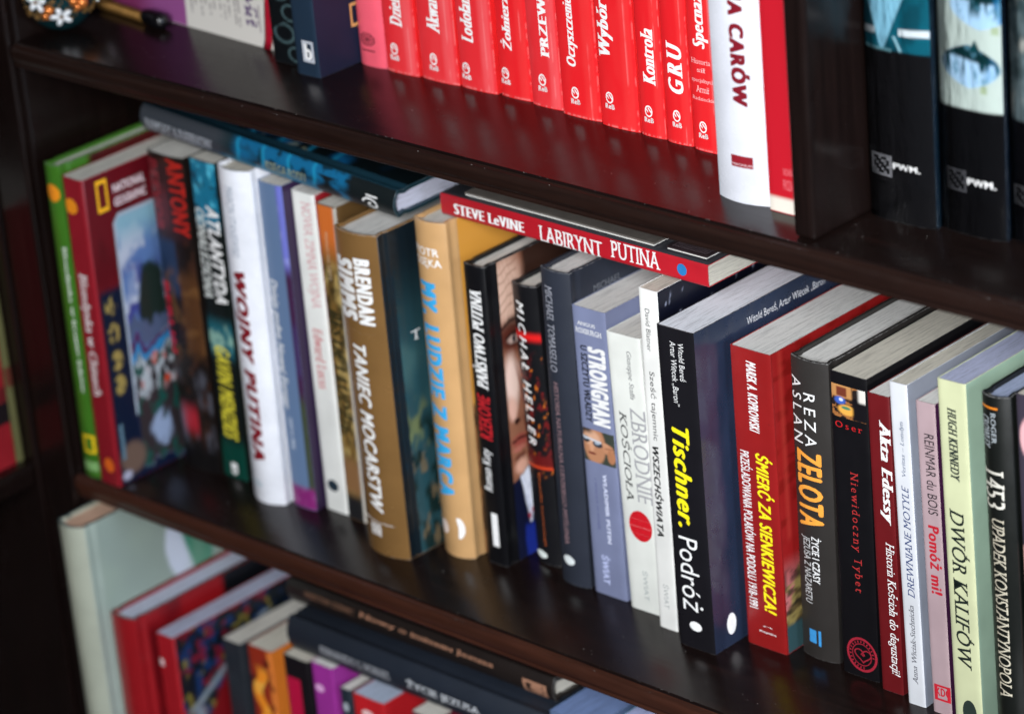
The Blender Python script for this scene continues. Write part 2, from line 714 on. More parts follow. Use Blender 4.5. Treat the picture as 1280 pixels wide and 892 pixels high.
def p_reef_spine():
    # runs along a lying book: Y = 1 is its left end in the picture
    p = Paint(26, 200, '#17292f')
    X, Y = p.X, p.Y
    p.mix(sm(.62, .70, Y), '#34383e')
    p.mix((1 - sm(.58, .64, Y)) * sm(.05, .12, Y) * .85 * sm(.2, .8, X * .6 + vnoise(X, Y, 3, 16, 3) * .7), '#10618c')
    p.nz(4, 40, 6, .55, .7, '#0b1c22', .9, 1 - sm(.5, .6, Y))
    p.mix((1 - sm(.14, .24, X)) * (1 - sm(.62, .7, Y)), '#0f6c8c')
    for yy in (.60, .50, .40, .30):
        p.mix(np.exp(-((Y - yy - .004 * np.sin(X * 9)) / .006) ** 2) * .9, '#1c86ac')
    p.mix((1 - sm(.0, .02, np.abs(Y - .25) - .02 - .02 * np.sin(X * 9))) * (X < .75), '#12181a')
    p.mix((1 - sm(.16, .19, Y)), '#12181a')
    return p


def p_reef_cover():
    p = Paint(60, 100, '#0a1316')
    X, Y = p.X, p.Y
    p.mix((1 - sm(.58, .64, Y)) * sm(.4, .75, vnoise(X, Y, 7, 10, 9)) * sm(.1, .2, Y), '#12659c')
    for yy in (.60, .49, .38, .28):
        p.mix(np.exp(-((Y - yy - .01 * np.sin(X * 18)) / .007) ** 2) * .9 * (X < .3), '#1f8cb4')
    p.nz(14, 22, 3, .66, .74, '#88907c', .7, sm(.3, .4, Y) * (1 - sm(.7, .8, Y)))
    d = np.sqrt(((Y - .10) / .045) ** 2 + ((X - .24) / .085) ** 2)
    p.mix(np.exp(-((d - .9) / .14) ** 2) * .8 + np.exp(-((d - .35) / .14) ** 2) * .6, '#8c9498')
    return p


def p_flame_spine():
    p = Paint(24, 120, '#8a2a18')
    p.rect(.80, 2, -1, 2, '#c87030', .02)
    w = (1 - sm(.0, .1, np.abs(p.X - .4 + .15 * np.sin(p.Y * 40)) - .15)) * (1 - sm(.90, .94, p.Y))
    p.mix(w, '#e88a24').nz(4, 24, 3, .5, .7, '#f0c858', .8, w)
    p.nz(4, 20, 7, .6, .7, '#3c0c0c', .9, 1 - w)
    return p


# covers: X = 0 at the spine and 1 at the fore edge, Y = 0 at the foot and 1 at the head
def p_green_cover():
    p = Paint(50, 70, '#4c1414')
    p.nz(6, 5, 3, .45, .7, '#b07830', .9)
    p.nz(8, 6, 5, .6, .75, '#3a1010', .9)
    p.rect(-1, .1, -1, 2, '#3c6e20', .01)
    return p


def p_chinese_cover():
    p = Paint(150, 170, '#741420')
    X0, Y0 = p.X, p.Y
    X = X0 + (.045 * (vnoise(X0, Y0, 16, 14, 31) - .5)) * (1 - sm(.66, .72, Y0)) * sm(.15, .19, X0)
    Y = Y0 + (.10 * (vnoise(X0, Y0, 16, 14, 33) - .5)) * (1 - sm(.66, .72, Y0)) * sm(.15, .19, X0)
    p.nz(9, 6, 3, .5, .8, '#5a0c16', .7)
    nav = (1 - sm(.62, .65, Y)) * sm(.004, .012, X)
    p.mix(nav, '#101c38')
    for i, cy in enumerate((.585, .495, .405, .325)):
        g = (1 - sm(.8, 1.1, np.sqrt(((X - .062) / .034) ** 2 + ((Y - cy) / .034) ** 2)))
        p.mix(g * sm(.42, .5, vnoise(X, Y, 46, 44, 40 + i, 2)), '#b49c58')
    top = .86 - .9 * np.maximum(0, .16 - X)
    pan = sm(.128, .134, X) * sm(.2, .21, Y) * (1 - sm(-.004, .004, Y - top))
    p.mix(pan, '#c8d4e4')
    ins = sm(.14, .147, X) * sm(.02, .03, Y) * (1 - sm(-.016, -.008, Y - top))
    p.mix(ins, '#6a8cc8')
    p.mix(ins * sm(.45, .65, vnoise(X, Y, 14, 12, 6)), '#d4dcf0')
    p.mix(ins * sm(.72, .84, Y), '#9ccce0')
    p.mix(ins * sm(.45, .65, vnoise(X, Y, 16, 14, 11)) * (1 - sm(.62, .72, Y)), '#4a50a0')
    p.mix(ins * (1 - sm(.8, 1.1, np.sqrt(((X - .30) / .085) ** 2 + ((Y - .56) / .13) ** 2))), '#26342f')
    p.mix(ins * sm(.43, .45, Y) * (1 - sm(.49, .51, Y)), '#5c6a8c')
    p.mix(ins * sm(.39, .40, Y) * (1 - sm(.43, .44, Y)), '#5c2c60')
    p.mix(ins * sm(.34, .35, Y - .1 * X) * (1 - sm(.38, .39, Y - .1 * X)), '#3894d0')
    low = 1 - sm(.34, .36, Y - .1 * X)
    p.mix(ins * low, '#3c3438')
    p.mix(ins * low * sm(.42, .52, vnoise(X, Y, 34, 22, 5)) * sm(.24, .26, Y), '#c8d0d8')
    p.mix(ins * low * sm(.6, .66, vnoise(X, Y, 30, 22, 9)) * sm(.24, .26, Y), '#e05030')
    p.mix(ins * low * sm(.55, .62, vnoise(X, Y, 26, 22, 19)), '#205850')
    p.mix((1 - sm(.7, 1.2, np.sqrt(((X - .27) / .07) ** 2 + ((Y - .13) / .06) ** 2))) * sm(.35, .6, vnoise(X, Y, 20, 18, 44)), '#a8bce0')
    p.mix((1 - sm(.7, 1.2, np.sqrt(((X - .085) / .075) ** 2 + ((Y - .075) / .055) ** 2))), '#7c6458')
    p.mix((1 - sm(.6, 1.2, np.sqrt(((X - .04) / .03) ** 2 + ((Y - .025) / .016) ** 2))), '#c8c8e0')
    p.mix((1 - sm(.0, .008, np.abs(X - .035) - .006)) * (Y < .2) * (Y > .08), '#6c8ca0')
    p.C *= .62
    return p


def p_battle_cover():
    p = Paint(70, 110, '#101a20')
    X, Y = p.X, p.Y
    p.mix(.8 * sm(.95, .55, Y) if False else .9 * (1 - sm(.55, .95, Y)), '#24454c')
    p.nz(4, 6, 4, .4, .7, '#3c5c5c', .7, sm(.35, .45, Y) * (1 - sm(.6, .8, Y)))
    p.nz(16, 12, 7, .5, .7, '#6c7448', .75, sm(.3, .36, Y) * (1 - sm(.42, .5, Y)))
    p.nz(20, 16, 2, .5, .65, '#10201e', .9, 1 - sm(.38, .44, Y))
    p.nz(24, 18, 9, .62, .72, '#6c5c44', .8, 1 - sm(.34, .4, Y))
    return p


def p_crowd_cover():
    p = Paint(40, 110, '#d0923c')
    X, Y = p.X, p.Y
    k = 1 - sm(.44, .46, Y)
    p.mix(k, '#3c2318')
    p.nz(8, 18, 4, .5, .65, '#8c5c38', .8, k)
    p.oval(.17, .38, .05, .04, '#d0b070', .3)
    p.oval(.16, .2, .06, .05, '#a07838', .3)
    return p


def p_face_cover():
    # a close, hard-lit face seen from very near: brow, eye, nose, mouth, chin, then collar and suit
    p = Paint(220, 260, '#8c5c46')
    X0, Y0 = p.X, p.Y
    X = X0 + .012 * (vnoise(X0, Y0, 30, 16, 51) - .5)
    Y = Y0 + .020 * (vnoise(X0, Y0, 30, 16, 53) - .5)

    def blob(cx, cy, rx, ry, col, k=1.0, lo=.5, hi=1.3):
        p.mix(k * (1 - sm(lo, hi, np.sqrt(((X - cx) / rx) ** 2 + ((Y - cy) / ry) ** 2))), col)

    blob(.05, .90, .12, .12, '#d8b4a0')
    for i, yy in enumerate((.955, .925, .892, .86, .83)):
        p.mix(.5 * np.exp(-((Y - yy - .25 * X) / .004) ** 2) * (X < .13), '#8c5844')
    for xx in (.035, .062, .09):
        p.mix(.28 * np.exp(-((X - xx - .02 * np.sin(Y * 30)) / .003) ** 2) * (Y > .8), '#a87460')
    blob(.07, .745, .11, .055, '#4a2018', .95)
    p.mix(.95 * np.exp(-((Y - .79 - .10 * X + 2.2 * (X - .07) ** 2) / .010) ** 2) * (X < .15), '#24100c')
    blob(.075, .735, .040, .014, '#c8b0a4', .8)
    blob(.080, .735, .014, .014, '#1c1a22', 1.0)
    p.mix(.9 * np.exp(-((Y - .753 + 3 * (X - .075) ** 2) / .005) ** 2) * (np.abs(X - .075) < .05), '#1c0c0a')
    p.mix(.5 * np.exp(-((Y - .700 - 3 * (X - .075) ** 2) / .006) ** 2) * (np.abs(X - .075) < .05), '#7c4030')
    blob(.045, .60, .055, .09, '#e8cabc')
    blob(.035, .51, .035, .04, '#dcae9c')
    p.mix(.8 * np.exp(-((X - .085 - .25 * (.62 - Y)) / .008) ** 2) * sm(.44, .48, Y) * (1 - sm(.60, .68, Y)), '#7c4030')
    blob(.060, .468, .022, .012, '#2a100c')
    p.mix(.7 * np.exp(-((X - .115 + .35 * (Y - .42)) / .006) ** 2) * sm(.36, .4, Y) * (1 - sm(.46, .5, Y)), '#5c2c20')
    blob(.075, .398, .070, .022, '#98483f')
    p.mix(.95 * np.exp(-((Y - .400 - .05 * X) / .005) ** 2) * (np.abs(X - .075) < .06), '#240c0a')
    blob(.060, .372, .050, .010, '#b86c60', .8)
    blob(.060, .345, .045, .010, '#5c2c22', .8)
    blob(.065, .312, .050, .026, '#d8a48e')
    p.mix(sm(.125, .175, X + .02 * np.sin(Y * 18)) * .9, '#140c0c')
    k = 1 - sm(.262, .276, Y - .22 * X)
    p.mix(k, '#10142c')
    tri = k * (1 - sm(.0, .012, np.abs(X - .105) - (Y - .11) * .30)) * (Y > .11)
    p.mix(tri, '#dfe4f2')
    p.nz(40, 30, 14, .45, .7, '#8c94b4', .5, tri)
    blob(.095, .135, .012, .012, '#a02038')
    blob(.118, .150, .010, .008, '#a02038')
    p.mix(k * (1 - sm(.09, .12, Y)) * sm(.05, .07, X) * (X < .14), '#1c2c84')
    return p


def p_starry_cover():
    p = Paint(120, 120, '#0c0e1c')
    rs = np.random.RandomState(4)
    for i in range(220):
        x, y, r = rs.rand(), rs.rand(), .003 + .004 * rs.rand() ** 3
        p.mix(.9 * np.exp(-(((p.X - x) / r) ** 2 + ((p.Y - y) / r) ** 2)), '#c8d0ec')
    return p


def p_field_cover():
    p = Paint(40, 130, '#8e1a1a')
    X, Y = p.X, p.Y
    p.nz(8, 24, 4, .52, .62, '#74120f', .8)
    p.mix(np.exp(-((X - .045) / .008) ** 2) * .8, '#b03a30')
    k = 1 - sm(.36, .40, Y)
    p.mix(k, '#8c1818')
    p.mix(k * (1 - sm(.22, .34, Y)) * .9, '#b46c6c')
    p.mix(k * (1 - sm(.0, .03, Y - .10 - 1.6 * X)), '#54452a')
    p.nz(20, 40, 8, .5, .64, '#8c7c48', .8, 1 - sm(.22, .26, Y))
    p.nz(24, 44, 3, .56, .64, '#201c18', .8, 1 - sm(.26, .30, Y))
    p.mix(1 - sm(.085, .10, Y), '#2c4448')
    return p


def p_circle_cover():
    p = Paint(80, 110, '#8c9a92')
    X, Y = p.X, p.Y
    d = np.sqrt(((X - .55) / .16) ** 2 + ((Y - .84) / .115) ** 2)
    p.mix(1 - sm(.97, 1.03, d), '#c4ccdc')
    w = (1 - sm(.97, 1.03, d)) * sm(.0, .02, X - .50 + .5 * (Y - .84)) * (1 - sm(.66, .72, X))
    p.mix(w, '#127c60')
    p.nz(4, 5, 2, .4, .8, '#9cac9c', .4)
    return p


def p_red_black_cover():
    p = Paint(60, 80, '#8a141a')
    X, Y = p.X, p.Y
    p.mix(sm(.50, .52, X) * sm(.3, .4, Y), '#0c0e12')
    p.nz(5, 4, 2, .45, .75, '#5c0c14', .8, 1 - sm(.5, .52, X))
    return p


def p_painted_cover():
    p = Paint(90, 120, '#101c28')
    X, Y = p.X, p.Y
    p.nz(16, 24, 3, .5, .62, '#1c3c70', .9)
    p.nz(18, 27, 5, .55, .65, '#8c1c30', .8, (X < .6) * 1.0)
    p.nz(20, 28, 7, .64, .72, '#988a3c', .8)
    p.mix(np.exp(-((X - .10 - 2.4 * (Y - .72) * (Y > .7)) / .035) ** 2) * (Y < .93), '#98a8b4')
    p.mix((1 - sm(.0, .06, Y - .80 + 1.0 * np.abs(X - .34))), '#8c141c')
    p.mix(sm(.6, .8, X) * .85, '#0a0c0e')
    p.C *= .6
    return p


def p_sunglasses():
    p = Paint(56, 60, '#3a4038')
    X, Y = p.X, p.Y
    p.oval(.36, .56, .36, .62, '#b07c5c', .12)
    p.oval(.3, .72, .26, .24, '#cfa184', .3)
    p.oval(.10, .66, .13, .10, '#20242c', .2).oval(.47, .58, .16, .10, '#2c323c', .2)
    p.oval(.08, .68, .06, .04, '#8c98a8', .3).oval(.45, .60, .08, .04, '#98a4b4', .3)
    p.mix((1 - sm(.0, .04, np.abs(Y - .72 + .12 * X) - .012)) * (X < .6), '#c0c4cc')
    p.oval(.27, .44, .07, .13, '#c89474', .3).oval(.27, .26, .13, .035, '#6c3028', .3)
    p.oval(.80, .50, .17, .16, '#b88262', .2).oval(.88, .30, .12, .22, '#a87252', .2).oval(.72, .62, .10, .07, '#c08c6c', .2)
    p.mix(np.exp(-((Y - .45 - .1 * X) / .015) ** 2) * (X > .7) * .7, '#5c3424')
    p.rect(-1, .3, .88, 2, '#3c3430', .1)
    return p


def p_street():
    p = Paint(50, 56, '#241c1a')
    X, Y = p.X, p.Y
    p.nz(8, 9, 3, .5, .6, '#a06838', .9)
    p.rect(-1, .6, .62, 1.1, '#b88450', .05).rect(.15, .45, .66, .94, '#6c3424', .03)
    p.oval(.25, .52, .16, .12, '#3c5cb0', .3).oval(.28, .55, .06, .05, '#d0d8ec', .3)
    p.oval(.45, .26, .26, .16, '#e0a448', .25).oval(.42, .32, .14, .05, '#4c7c5c', .3)
    p.rect(.62, 1.1, .0, .66, '#121014', .06).oval(.74, .56, .14, .14, '#121014', .2)
    p.rect(.8, 1.1, .6, 1.1, '#d8d4cc', .06)
    return p


def p_magazine():
    # X along the shelf, Y up
    p = Paint(260, 220, '#cfcbc4')
    X, Y = p.X, p.Y
    p.mix(1 - sm(.445, .452, X - .03 * Y), '#8c4c84')
    p.mix((1 - sm(.40, .45, X)) * (1 - sm(.25, .5, Y)) * .0, '#8c4c84')
    p.mix((1 - sm(.12, .30, X)) * .75, '#6c1c3c')
    rs = np.random.RandomState(5)
    cols = [.49, .515, .55, .575, .60, .625, .66, .685, .71, .745, .765]
    for i, cx in enumerate(cols):
        y0 = .045 + .03 * rs.rand() + (.02 if i in (3, 5, 8) else 0)
        broken = (vnoise(X * 0 + .5, Y, 1, 120, i + 3, 2) > .36)
        p.mix(np.exp(-((X - cx) / .0045) ** 4) * (Y > y0) * broken * .75, '#5c5258')
    # small purple ornament
    b = (np.abs(X - .835) < .035) * (np.abs(Y - .115) < .055)
    p.mix(b * (vnoise(X, Y, 90, 90, 3, 2) > .5) * .9, '#4c2c64')
    p.mix(np.exp(-((X - .88) / .003) ** 2) * (Y > .05) * (Y < .14), '#6c5c6c')
    return p


PRINTS = {k[2:]: v for k, v in list(globals().items()) if k.startswith('p_')}

BOOKS = [
    dict(label='thin green hardback against the inner left wall of the bookcase, orange disc on its spine', group='books standing on the middle shelf', at=(-0.006, 0.0016, 0.0), lean=0.0169, w=0.0159, h=0.2401, D=0.165, hard=True, bulge=0.002, power=2, color='#3c6e20', rough=0.3, cover_print='green_cover', texts=[('Blondynka w krainie Inków', 'd', (0.5745, 0.8131, 0.279, 0.7473), '#ebebea', 'bs')], marks=[('disc', 's', (-0.0765, 0.8864, 0.8852, 0.9394), '#f0921e'), ('frame', 's', (0.2997, 0.9639, 0.083, 0.1417), '#f2c81e'), ('blob', 's', (0.0915, 1.0619, 0.0235, 0.0539), '#7ca868')]),
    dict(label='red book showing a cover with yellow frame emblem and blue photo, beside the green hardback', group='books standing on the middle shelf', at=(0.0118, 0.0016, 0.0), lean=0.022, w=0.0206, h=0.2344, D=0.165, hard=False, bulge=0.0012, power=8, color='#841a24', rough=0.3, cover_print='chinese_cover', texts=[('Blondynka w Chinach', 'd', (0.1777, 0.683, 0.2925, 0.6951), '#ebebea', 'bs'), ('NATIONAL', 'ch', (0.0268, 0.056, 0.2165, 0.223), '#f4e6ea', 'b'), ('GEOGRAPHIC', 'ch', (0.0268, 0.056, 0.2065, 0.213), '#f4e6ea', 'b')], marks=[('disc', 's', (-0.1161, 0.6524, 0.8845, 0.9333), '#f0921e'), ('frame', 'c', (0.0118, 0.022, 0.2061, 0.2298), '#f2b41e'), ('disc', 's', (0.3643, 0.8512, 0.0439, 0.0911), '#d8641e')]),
    dict(label='thick black book with two red columns of capitals, behind the mountain-photo cover', group='books standing on the middle shelf', at=(0.0428, 0.0544, 0.0), lean=0.0084, w=0.0367, h=0.2411, D=0.15, hard=False, bulge=0.0025, power=3, color='#17110f', rough=0.35, spine_print='war_spine', texts=[('ANTONY', 'd', (0.5751, 0.9776, 0.7553, 0.9937), '#a82018', 'B'), ('BEEVOR', 'd', (-0.0763, 0.3201, 0.7558, 0.9774), '#80242c', 'B'), ('BERLIN', 'd', (-0.139, 0.2041, 0.3657, 0.5932), '#c8203a', 'B')]),
    dict(label='paperback with teal sea pictures on its spine and yellow capitals low down', group='books standing on the middle shelf', at=(0.0799, 0.0589, 0.0), lean=0.022, w=0.0248, h=0.2424, D=0.145, hard=False, bulge=0.001, power=8, color='#101614', spine_print='sea_spine', texts=[('ATLANTYDA', 'd', (0.5122, 1.0491, 0.5638, 0.8654), '#ebebea', 'BI'), ('ODNALEZIONA', 'd', (-0.1034, 0.4372, 0.5716, 0.8497), '#c8ccc8', 'BI'), ('GAVIN MENZIES', 'd', (0.2199, 0.8215, 0.1284, 0.4246), '#d8cc3c', 'BI')], marks=[('flag', 's', (0.3569, 0.6602, 0.0141, 0.06), '#ebebea')]),
    dict(label='white hardback with dark red capitals running down its rounded spine', group='books standing on the middle shelf', at=(0.1225, 0.043, 0.0), lean=0.0165, w=0.0317, h=0.2497, D=0.15, hard=True, bulge=0.006, power=2, color='#dfe1e8', board=0.0012, rough=0.25, texts=[('WOJNY PUTINA', 'd', (0.2234, 0.6743, 0.1307, 0.7057), '#7c1420', 'XI'), ('MARCIN STANIEWSKI', 'd', (0.3668, 0.603, 0.7478, 0.9508), '#8c98a8', '')], marks=[('disc', 's', (0.1388, 0.525, 0.0467, 0.0674), '#b8c4cc')]),
    dict(label='slate blue and violet paperback with white script, a magenta band at its foot', group='books standing on the middle shelf', at=(0.1564, 0.0535, 0.0), lean=0.0093, w=0.0231, h=0.2421, D=0.14, hard=False, bulge=0.0016, power=3, color='#66799a', cover='#30203f', spine_print='violet_spine', texts=[('Dzieje godne Nowej Europy', 'd', (0.0123, 0.4113, 0.3082, 0.7068), '#ebebea', 'bI'), ('czyli co dalej', 'd', (0.2224, 0.4606, 0.1833, 0.2828), '#d4dce8', 'I')]),
    dict(label='slim white paperback with faded pink writing and a dark red cover edge', group='books standing on the middle shelf', at=(0.1814, 0.062, 0.0), lean=0.0029, w=0.022, h=0.2372, D=0.14, hard=False, bulge=0.0012, power=8, color='#dfe0dc', cover='#8a1a22', texts=[('NOWA ZIMNA WOJNA', 'd', (0.2912, 0.8128, 0.6467, 0.9735), '#d8a0a4', 'S'), ('Edward Lucas', 'd', (0.3218, 0.7329, 0.3947, 0.5812), '#c85a60', 'bs')], marks=[('disc', 's', (0.2002, 0.6817, 0.0654, 0.1023), '#20303c')]),
    dict(label='paperback with orange top and dark letters over sepia picture, half hidden behind the gold hardback', group='books standing on the middle shelf', at=(0.2048, 0.0601, 0.0), lean=0.0112, w=0.0187, h=0.2338, D=0.14, hard=False, bulge=0.0012, power=8, color='#5c4426', spine_print='sepia_spine', texts=[('BESTIE I LUDZIE', 'd', (0.14, 0.7544, 0.2819, 0.676), '#2c2a16', 'BI'), ('PIEKŁO NA ZIEMI', 'd', (0.3537, 0.4686, 0.7698, 0.9158), '#c8b498', '')]),
    dict(label='thick gold hardback with white slanted capitals and a dark battle picture on its cover', group='books standing on the middle shelf', at=(0.2477, 0.0336, 0.0), lean=-0.0017, w=0.0392, h=0.2343, D=0.155, hard=True, bulge=0.005, power=2, color='#836138', board=0.0022, cover='#101a20', rough=0.22, metal=0.25, cover_print='battle_cover', texts=[('BRENDAN', 'd', (0.5156, 0.8341, 0.7273, 0.9261), '#ebebea', 'X'), ('SIMMS', 'd', (0.0078, 0.479, 0.7316, 0.9172), '#ebebea', 'X'), ('TANIEC MOCARSTW', 'd', (0.2548, 0.5832, 0.1374, 0.6621), '#ebebea', 'BI'), ('REBIS', 'd', (0.194, 0.482, 0.0586, 0.0955), '#ebebea', 'B'), ('T', 'ch', (0.0265, 0.035, 0.1525, 0.159), '#ebebea', 'S')], marks=[('swoosh', 's', (-0.013, 0.7878, 0.6997, 0.6999), '#ebebea'), ('swoosh', 's', (-0.0485, 0.7592, 0.1022, 0.1077), '#ebebea')]),
    dict(label='mustard yellow hardback with bright blue capitals down its spine', group='books standing on the middle shelf', at=(0.2942, 0.0594, 0.0), lean=0.0086, w=0.0275, h=0.2422, D=0.15, hard=True, bulge=0.005, power=2, color='#bd9464', board=0.0022, rough=0.3, cover_print='crowd_cover', texts=[('PIOTR', 'h', (-0.1904, 0.8212, 0.9021, 0.9252), '#ebebea', 'b'), ('OSĘKA', 'h', (-0.197, 0.8658, 0.8654, 0.8948), '#ebebea', 'b'), ('MY, LUDZIE Z MARCA', 'd', (-0.0623, 0.6628, 0.1812, 0.8238), '#3aa4dc', 'X')], marks=[('disc', 's', (-0.0721, 0.3585, 0.0626, 0.1053), '#f0dcd0'), ('drop', 's', (0.5414, 0.85, 0.0606, 0.1239), '#ebebea')]),
    dict(label='black hardback with writing running upward and a close-up face on its cover', group='books standing on the middle shelf', at=(0.3298, 0.0672, 0.0), lean=0.0149, w=0.0187, h=0.2164, D=0.15, hard=True, bulge=0.0015, power=4, color='#0d0d10', board=0.0025, cover_print='face_cover', texts=[('PAŃSTWO PUTINA', 'u', (0.0947, 0.7933, 0.5967, 0.9217), '#ebebea', 'BIs'), ('RZEKOME', 'u', (0.1932, 0.8185, 0.4261, 0.5774), '#b02028', 'BI'), ('Roman Kuty', 'u', (0.2068, 0.7374, 0.251, 0.3952), '#e0e0e0', 'bI')], marks=[('bar', 's', (0.422, 0.7143, 0.0636, 0.1774), '#ebebea')]),
    dict(label='black hardback with a red band and spaced white capitals, behind the close-up face cover', group='books standing on the middle shelf', at=(0.3575, 0.0852, 0.0), lean=-0.0098, w=0.0218, h=0.2011, D=0.15, hard=True, bulge=0.003, power=2, color='#141417', board=0.0022, spine_print='spark_spine', texts=[('MICHAŁ HELLER', 'd', (0.193, 0.5214, 0.4349, 0.9421), '#ebebea', 'bIw'), ('Filozofia kosmologii', 'd', (0.4468, 0.5532, 0.0715, 0.3375), '#b85a28', '')], marks=[('disc', 's', (-0.052, 0.5326, 0.0206, 0.0472), '#e4ece8')]),
    dict(label='slate grey hardback with tiny capitals and one white disc at its foot', group='books standing on the middle shelf', at=(0.3901, 0.0739, 0.0), lean=0.015, w=0.0249, h=0.2243, D=0.15, hard=True, bulge=0.003, power=2, color='#2a2e38', board=0.0022, rough=0.4, texts=[('MICHAEL TOMASELLO', 'd', (0.1802, 0.4474, 0.6829, 0.9489), '#a8aab4', 'S'), ('HISTORIA NATURALNA LUDZKIEGO MYŚLENIA', 'd', (0.2594, 0.484, 0.1299, 0.6511), '#9c7c80', 'S'), ('MICHAEL', 'ch', (0.0235, 0.05, 0.204, 0.2085), '#6c7078', 's')], marks=[('disc', 's', (0.1489, 0.5717, 0.0644, 0.0946), '#dfe6e6')]),
    dict(label='lilac paperback with heavy white capitals above a small portrait with sunglasses', group='books standing on the middle shelf', at=(0.4189, 0.0759, 0.0), lean=-0.0021, w=0.0278, h=0.2035, D=0.14, hard=False, bulge=0.0008, power=8, color='#747b98', texts=[('ANGUS', 'h', (0.1371, 0.6889, 0.9385, 0.9505), '#ebebea', 'bs'), ('ROXBURGH', 'h', (0.0655, 0.8609, 0.9116, 0.9289), '#ebebea', 'bs'), ('STRONGMAN', 'd', (0.3975, 0.9272, 0.6056, 0.8724), '#ebebea', 'X'), ('U SZCZYTU WŁADZY', 'd', (0.1757, 0.3741, 0.6087, 0.8705), '#15151c', 'B'), ('WŁADIMIR PUTIN', 'd', (0.5442, 0.6662, 0.193, 0.4367), '#cfd4ea', 'B'), ('I WALKA O ROSJĘ', 'd', (0.2544, 0.3466, 0.2318, 0.412), '#5a6088', 'b'), ('ŚWIAT', 'd', (0.3085, 0.5833, 0.0408, 0.1447), '#b4bce0', 'B')], prints=[('sunglasses', 's', (0.02, 0.98, 0.4712, 0.5839))]),
    dict(label='off-white paperback with a red oval seal on its spine', group='books standing on the middle shelf', at=(0.4527, 0.0729, 0.0), lean=-0.0183, w=0.0278, h=0.1939, D=0.135, hard=False, bulge=0.0008, power=8, color='#d6d8d2', texts=[('Giuseppe Staffa', 'd', (0.5358, 0.7169, 0.7776, 0.9463), '#5c5c62', 'Is'), ('ZBRODNIE', 'd', (0.5246, 0.9746, 0.4073, 0.7456), '#9c9ca0', 's'), ('KOŚCIOŁA', 'd', (0.1954, 0.479, 0.4017, 0.7259), '#17181c', 'Is'), ('ŚWIAT', 'd', (0.4624, 0.6482, 0.043, 0.1544), '#9ca4a4', ''), ('Tajemnice', 'h', (0.2369, 0.8208, 0.3401, 0.3416), '#e8a8a8', ''), ('mroczne dzieje', 'h', (0.1904, 0.8498, 0.312, 0.3164), '#e8a8a8', ''), ('Kościoła', 'h', (0.2708, 0.781, 0.2875, 0.2886), '#e8a8a8', '')], marks=[('disc', 's', (0.1888, 0.8806, 0.2619, 0.3734), '#c41824')]),
    dict(label='narrow white paperback with a starry night cover, against the thick black paperback', group='books standing on the middle shelf', at=(0.485, 0.0637, 0.0), lean=0.0111, w=0.0151, h=0.2355, D=0.14, hard=False, bulge=0.0006, power=8, color='#dcdcd8', cover='#10121f', cover_print='starry_cover', texts=[('David Blatner', 'd', (0.3056, 0.5451, 0.8232, 0.9448), '#3a3a40', ''), ('Sześć tajemnic', 'd', (0.261, 0.6278, 0.565, 0.7657), '#26262c', ''), ('WSZECHŚWIATA', 'd', (0.217, 0.6869, 0.2787, 0.5483), '#111114', 'BI'), ('ŚWIAT', 'd', (0.3462, 0.7033, 0.063, 0.1365), '#9ca0a0', '')]),
    dict(label='thickest black paperback, yellow and white lettering on its spine and a glossy blue-black cover', group='books standing on the middle shelf', at=(0.51, 0.054, 0.0), lean=-0.0035, w=0.0292, h=0.2198, D=0.155, hard=False, bulge=0.0006, power=8, color='#17161a', cover='#232d42', rough=0.27, wrinkled=1, edge='#dde3ea', texts=[('Witold Bereś', 'd', (0.5626, 0.727, 0.8447, 0.9602), '#ebebea', ''), ('Artur Więcek „Baron”', 'd', (0.3005, 0.5004, 0.7641, 0.9592), '#ebebea', ''), ('Tischner.', 'd', (0.2183, 0.6976, 0.3837, 0.7031), '#f4e420', 'BI'), ('Podróż', 'd', (0.1893, 0.7559, 0.1209, 0.3545), '#ebebea', ''), ('Witold Bereś, Artur Więcek „Baron”', 'ch', (0.05, 0.129, 0.2052, 0.2122), '#e4e4e8', '')], marks=[('disc', 's', (0.3322, 0.6724, 0.0582, 0.0884), '#ebebea'), ('disc', 'c', (0.0129, 0.0217, 0.0075, 0.0224), '#ebebea')]),
    dict(label='dark red paperback with yellow title between two white lines, beside the thickest black paperback', group='books standing on the middle shelf', at=(0.545, 0.0793, 0.0), lean=-0.0002, w=0.0312, h=0.2051, D=0.14, hard=False, bulge=0.0006, power=8, color='#861818', cover_print='field_cover', wear=1, texts=[('MAREK A. KOPROWSKI', 'd', (0.3848, 0.6386, 0.7324, 0.9627), '#ebebea', 'BI'), ('ŚMIERĆ ZA SIENKIEWICZA!', 'd', (0.4873, 0.9128, 0.1279, 0.6656), '#f0e020', 'BI'), ('PRZEŚLADOWANIA POLAKÓW NA PODOLU 1918-1991', 'd', (0.0973, 0.4048, 0.1294, 0.6602), '#ebebea', 'b'), ('Replika', 'h', (0.3318, 0.7604, 0.052, 0.0595), '#ebebea', 'b')], marks=[('wing', 's', (0.4436, 0.6473, 0.0744, 0.0786), '#ebebea')]),
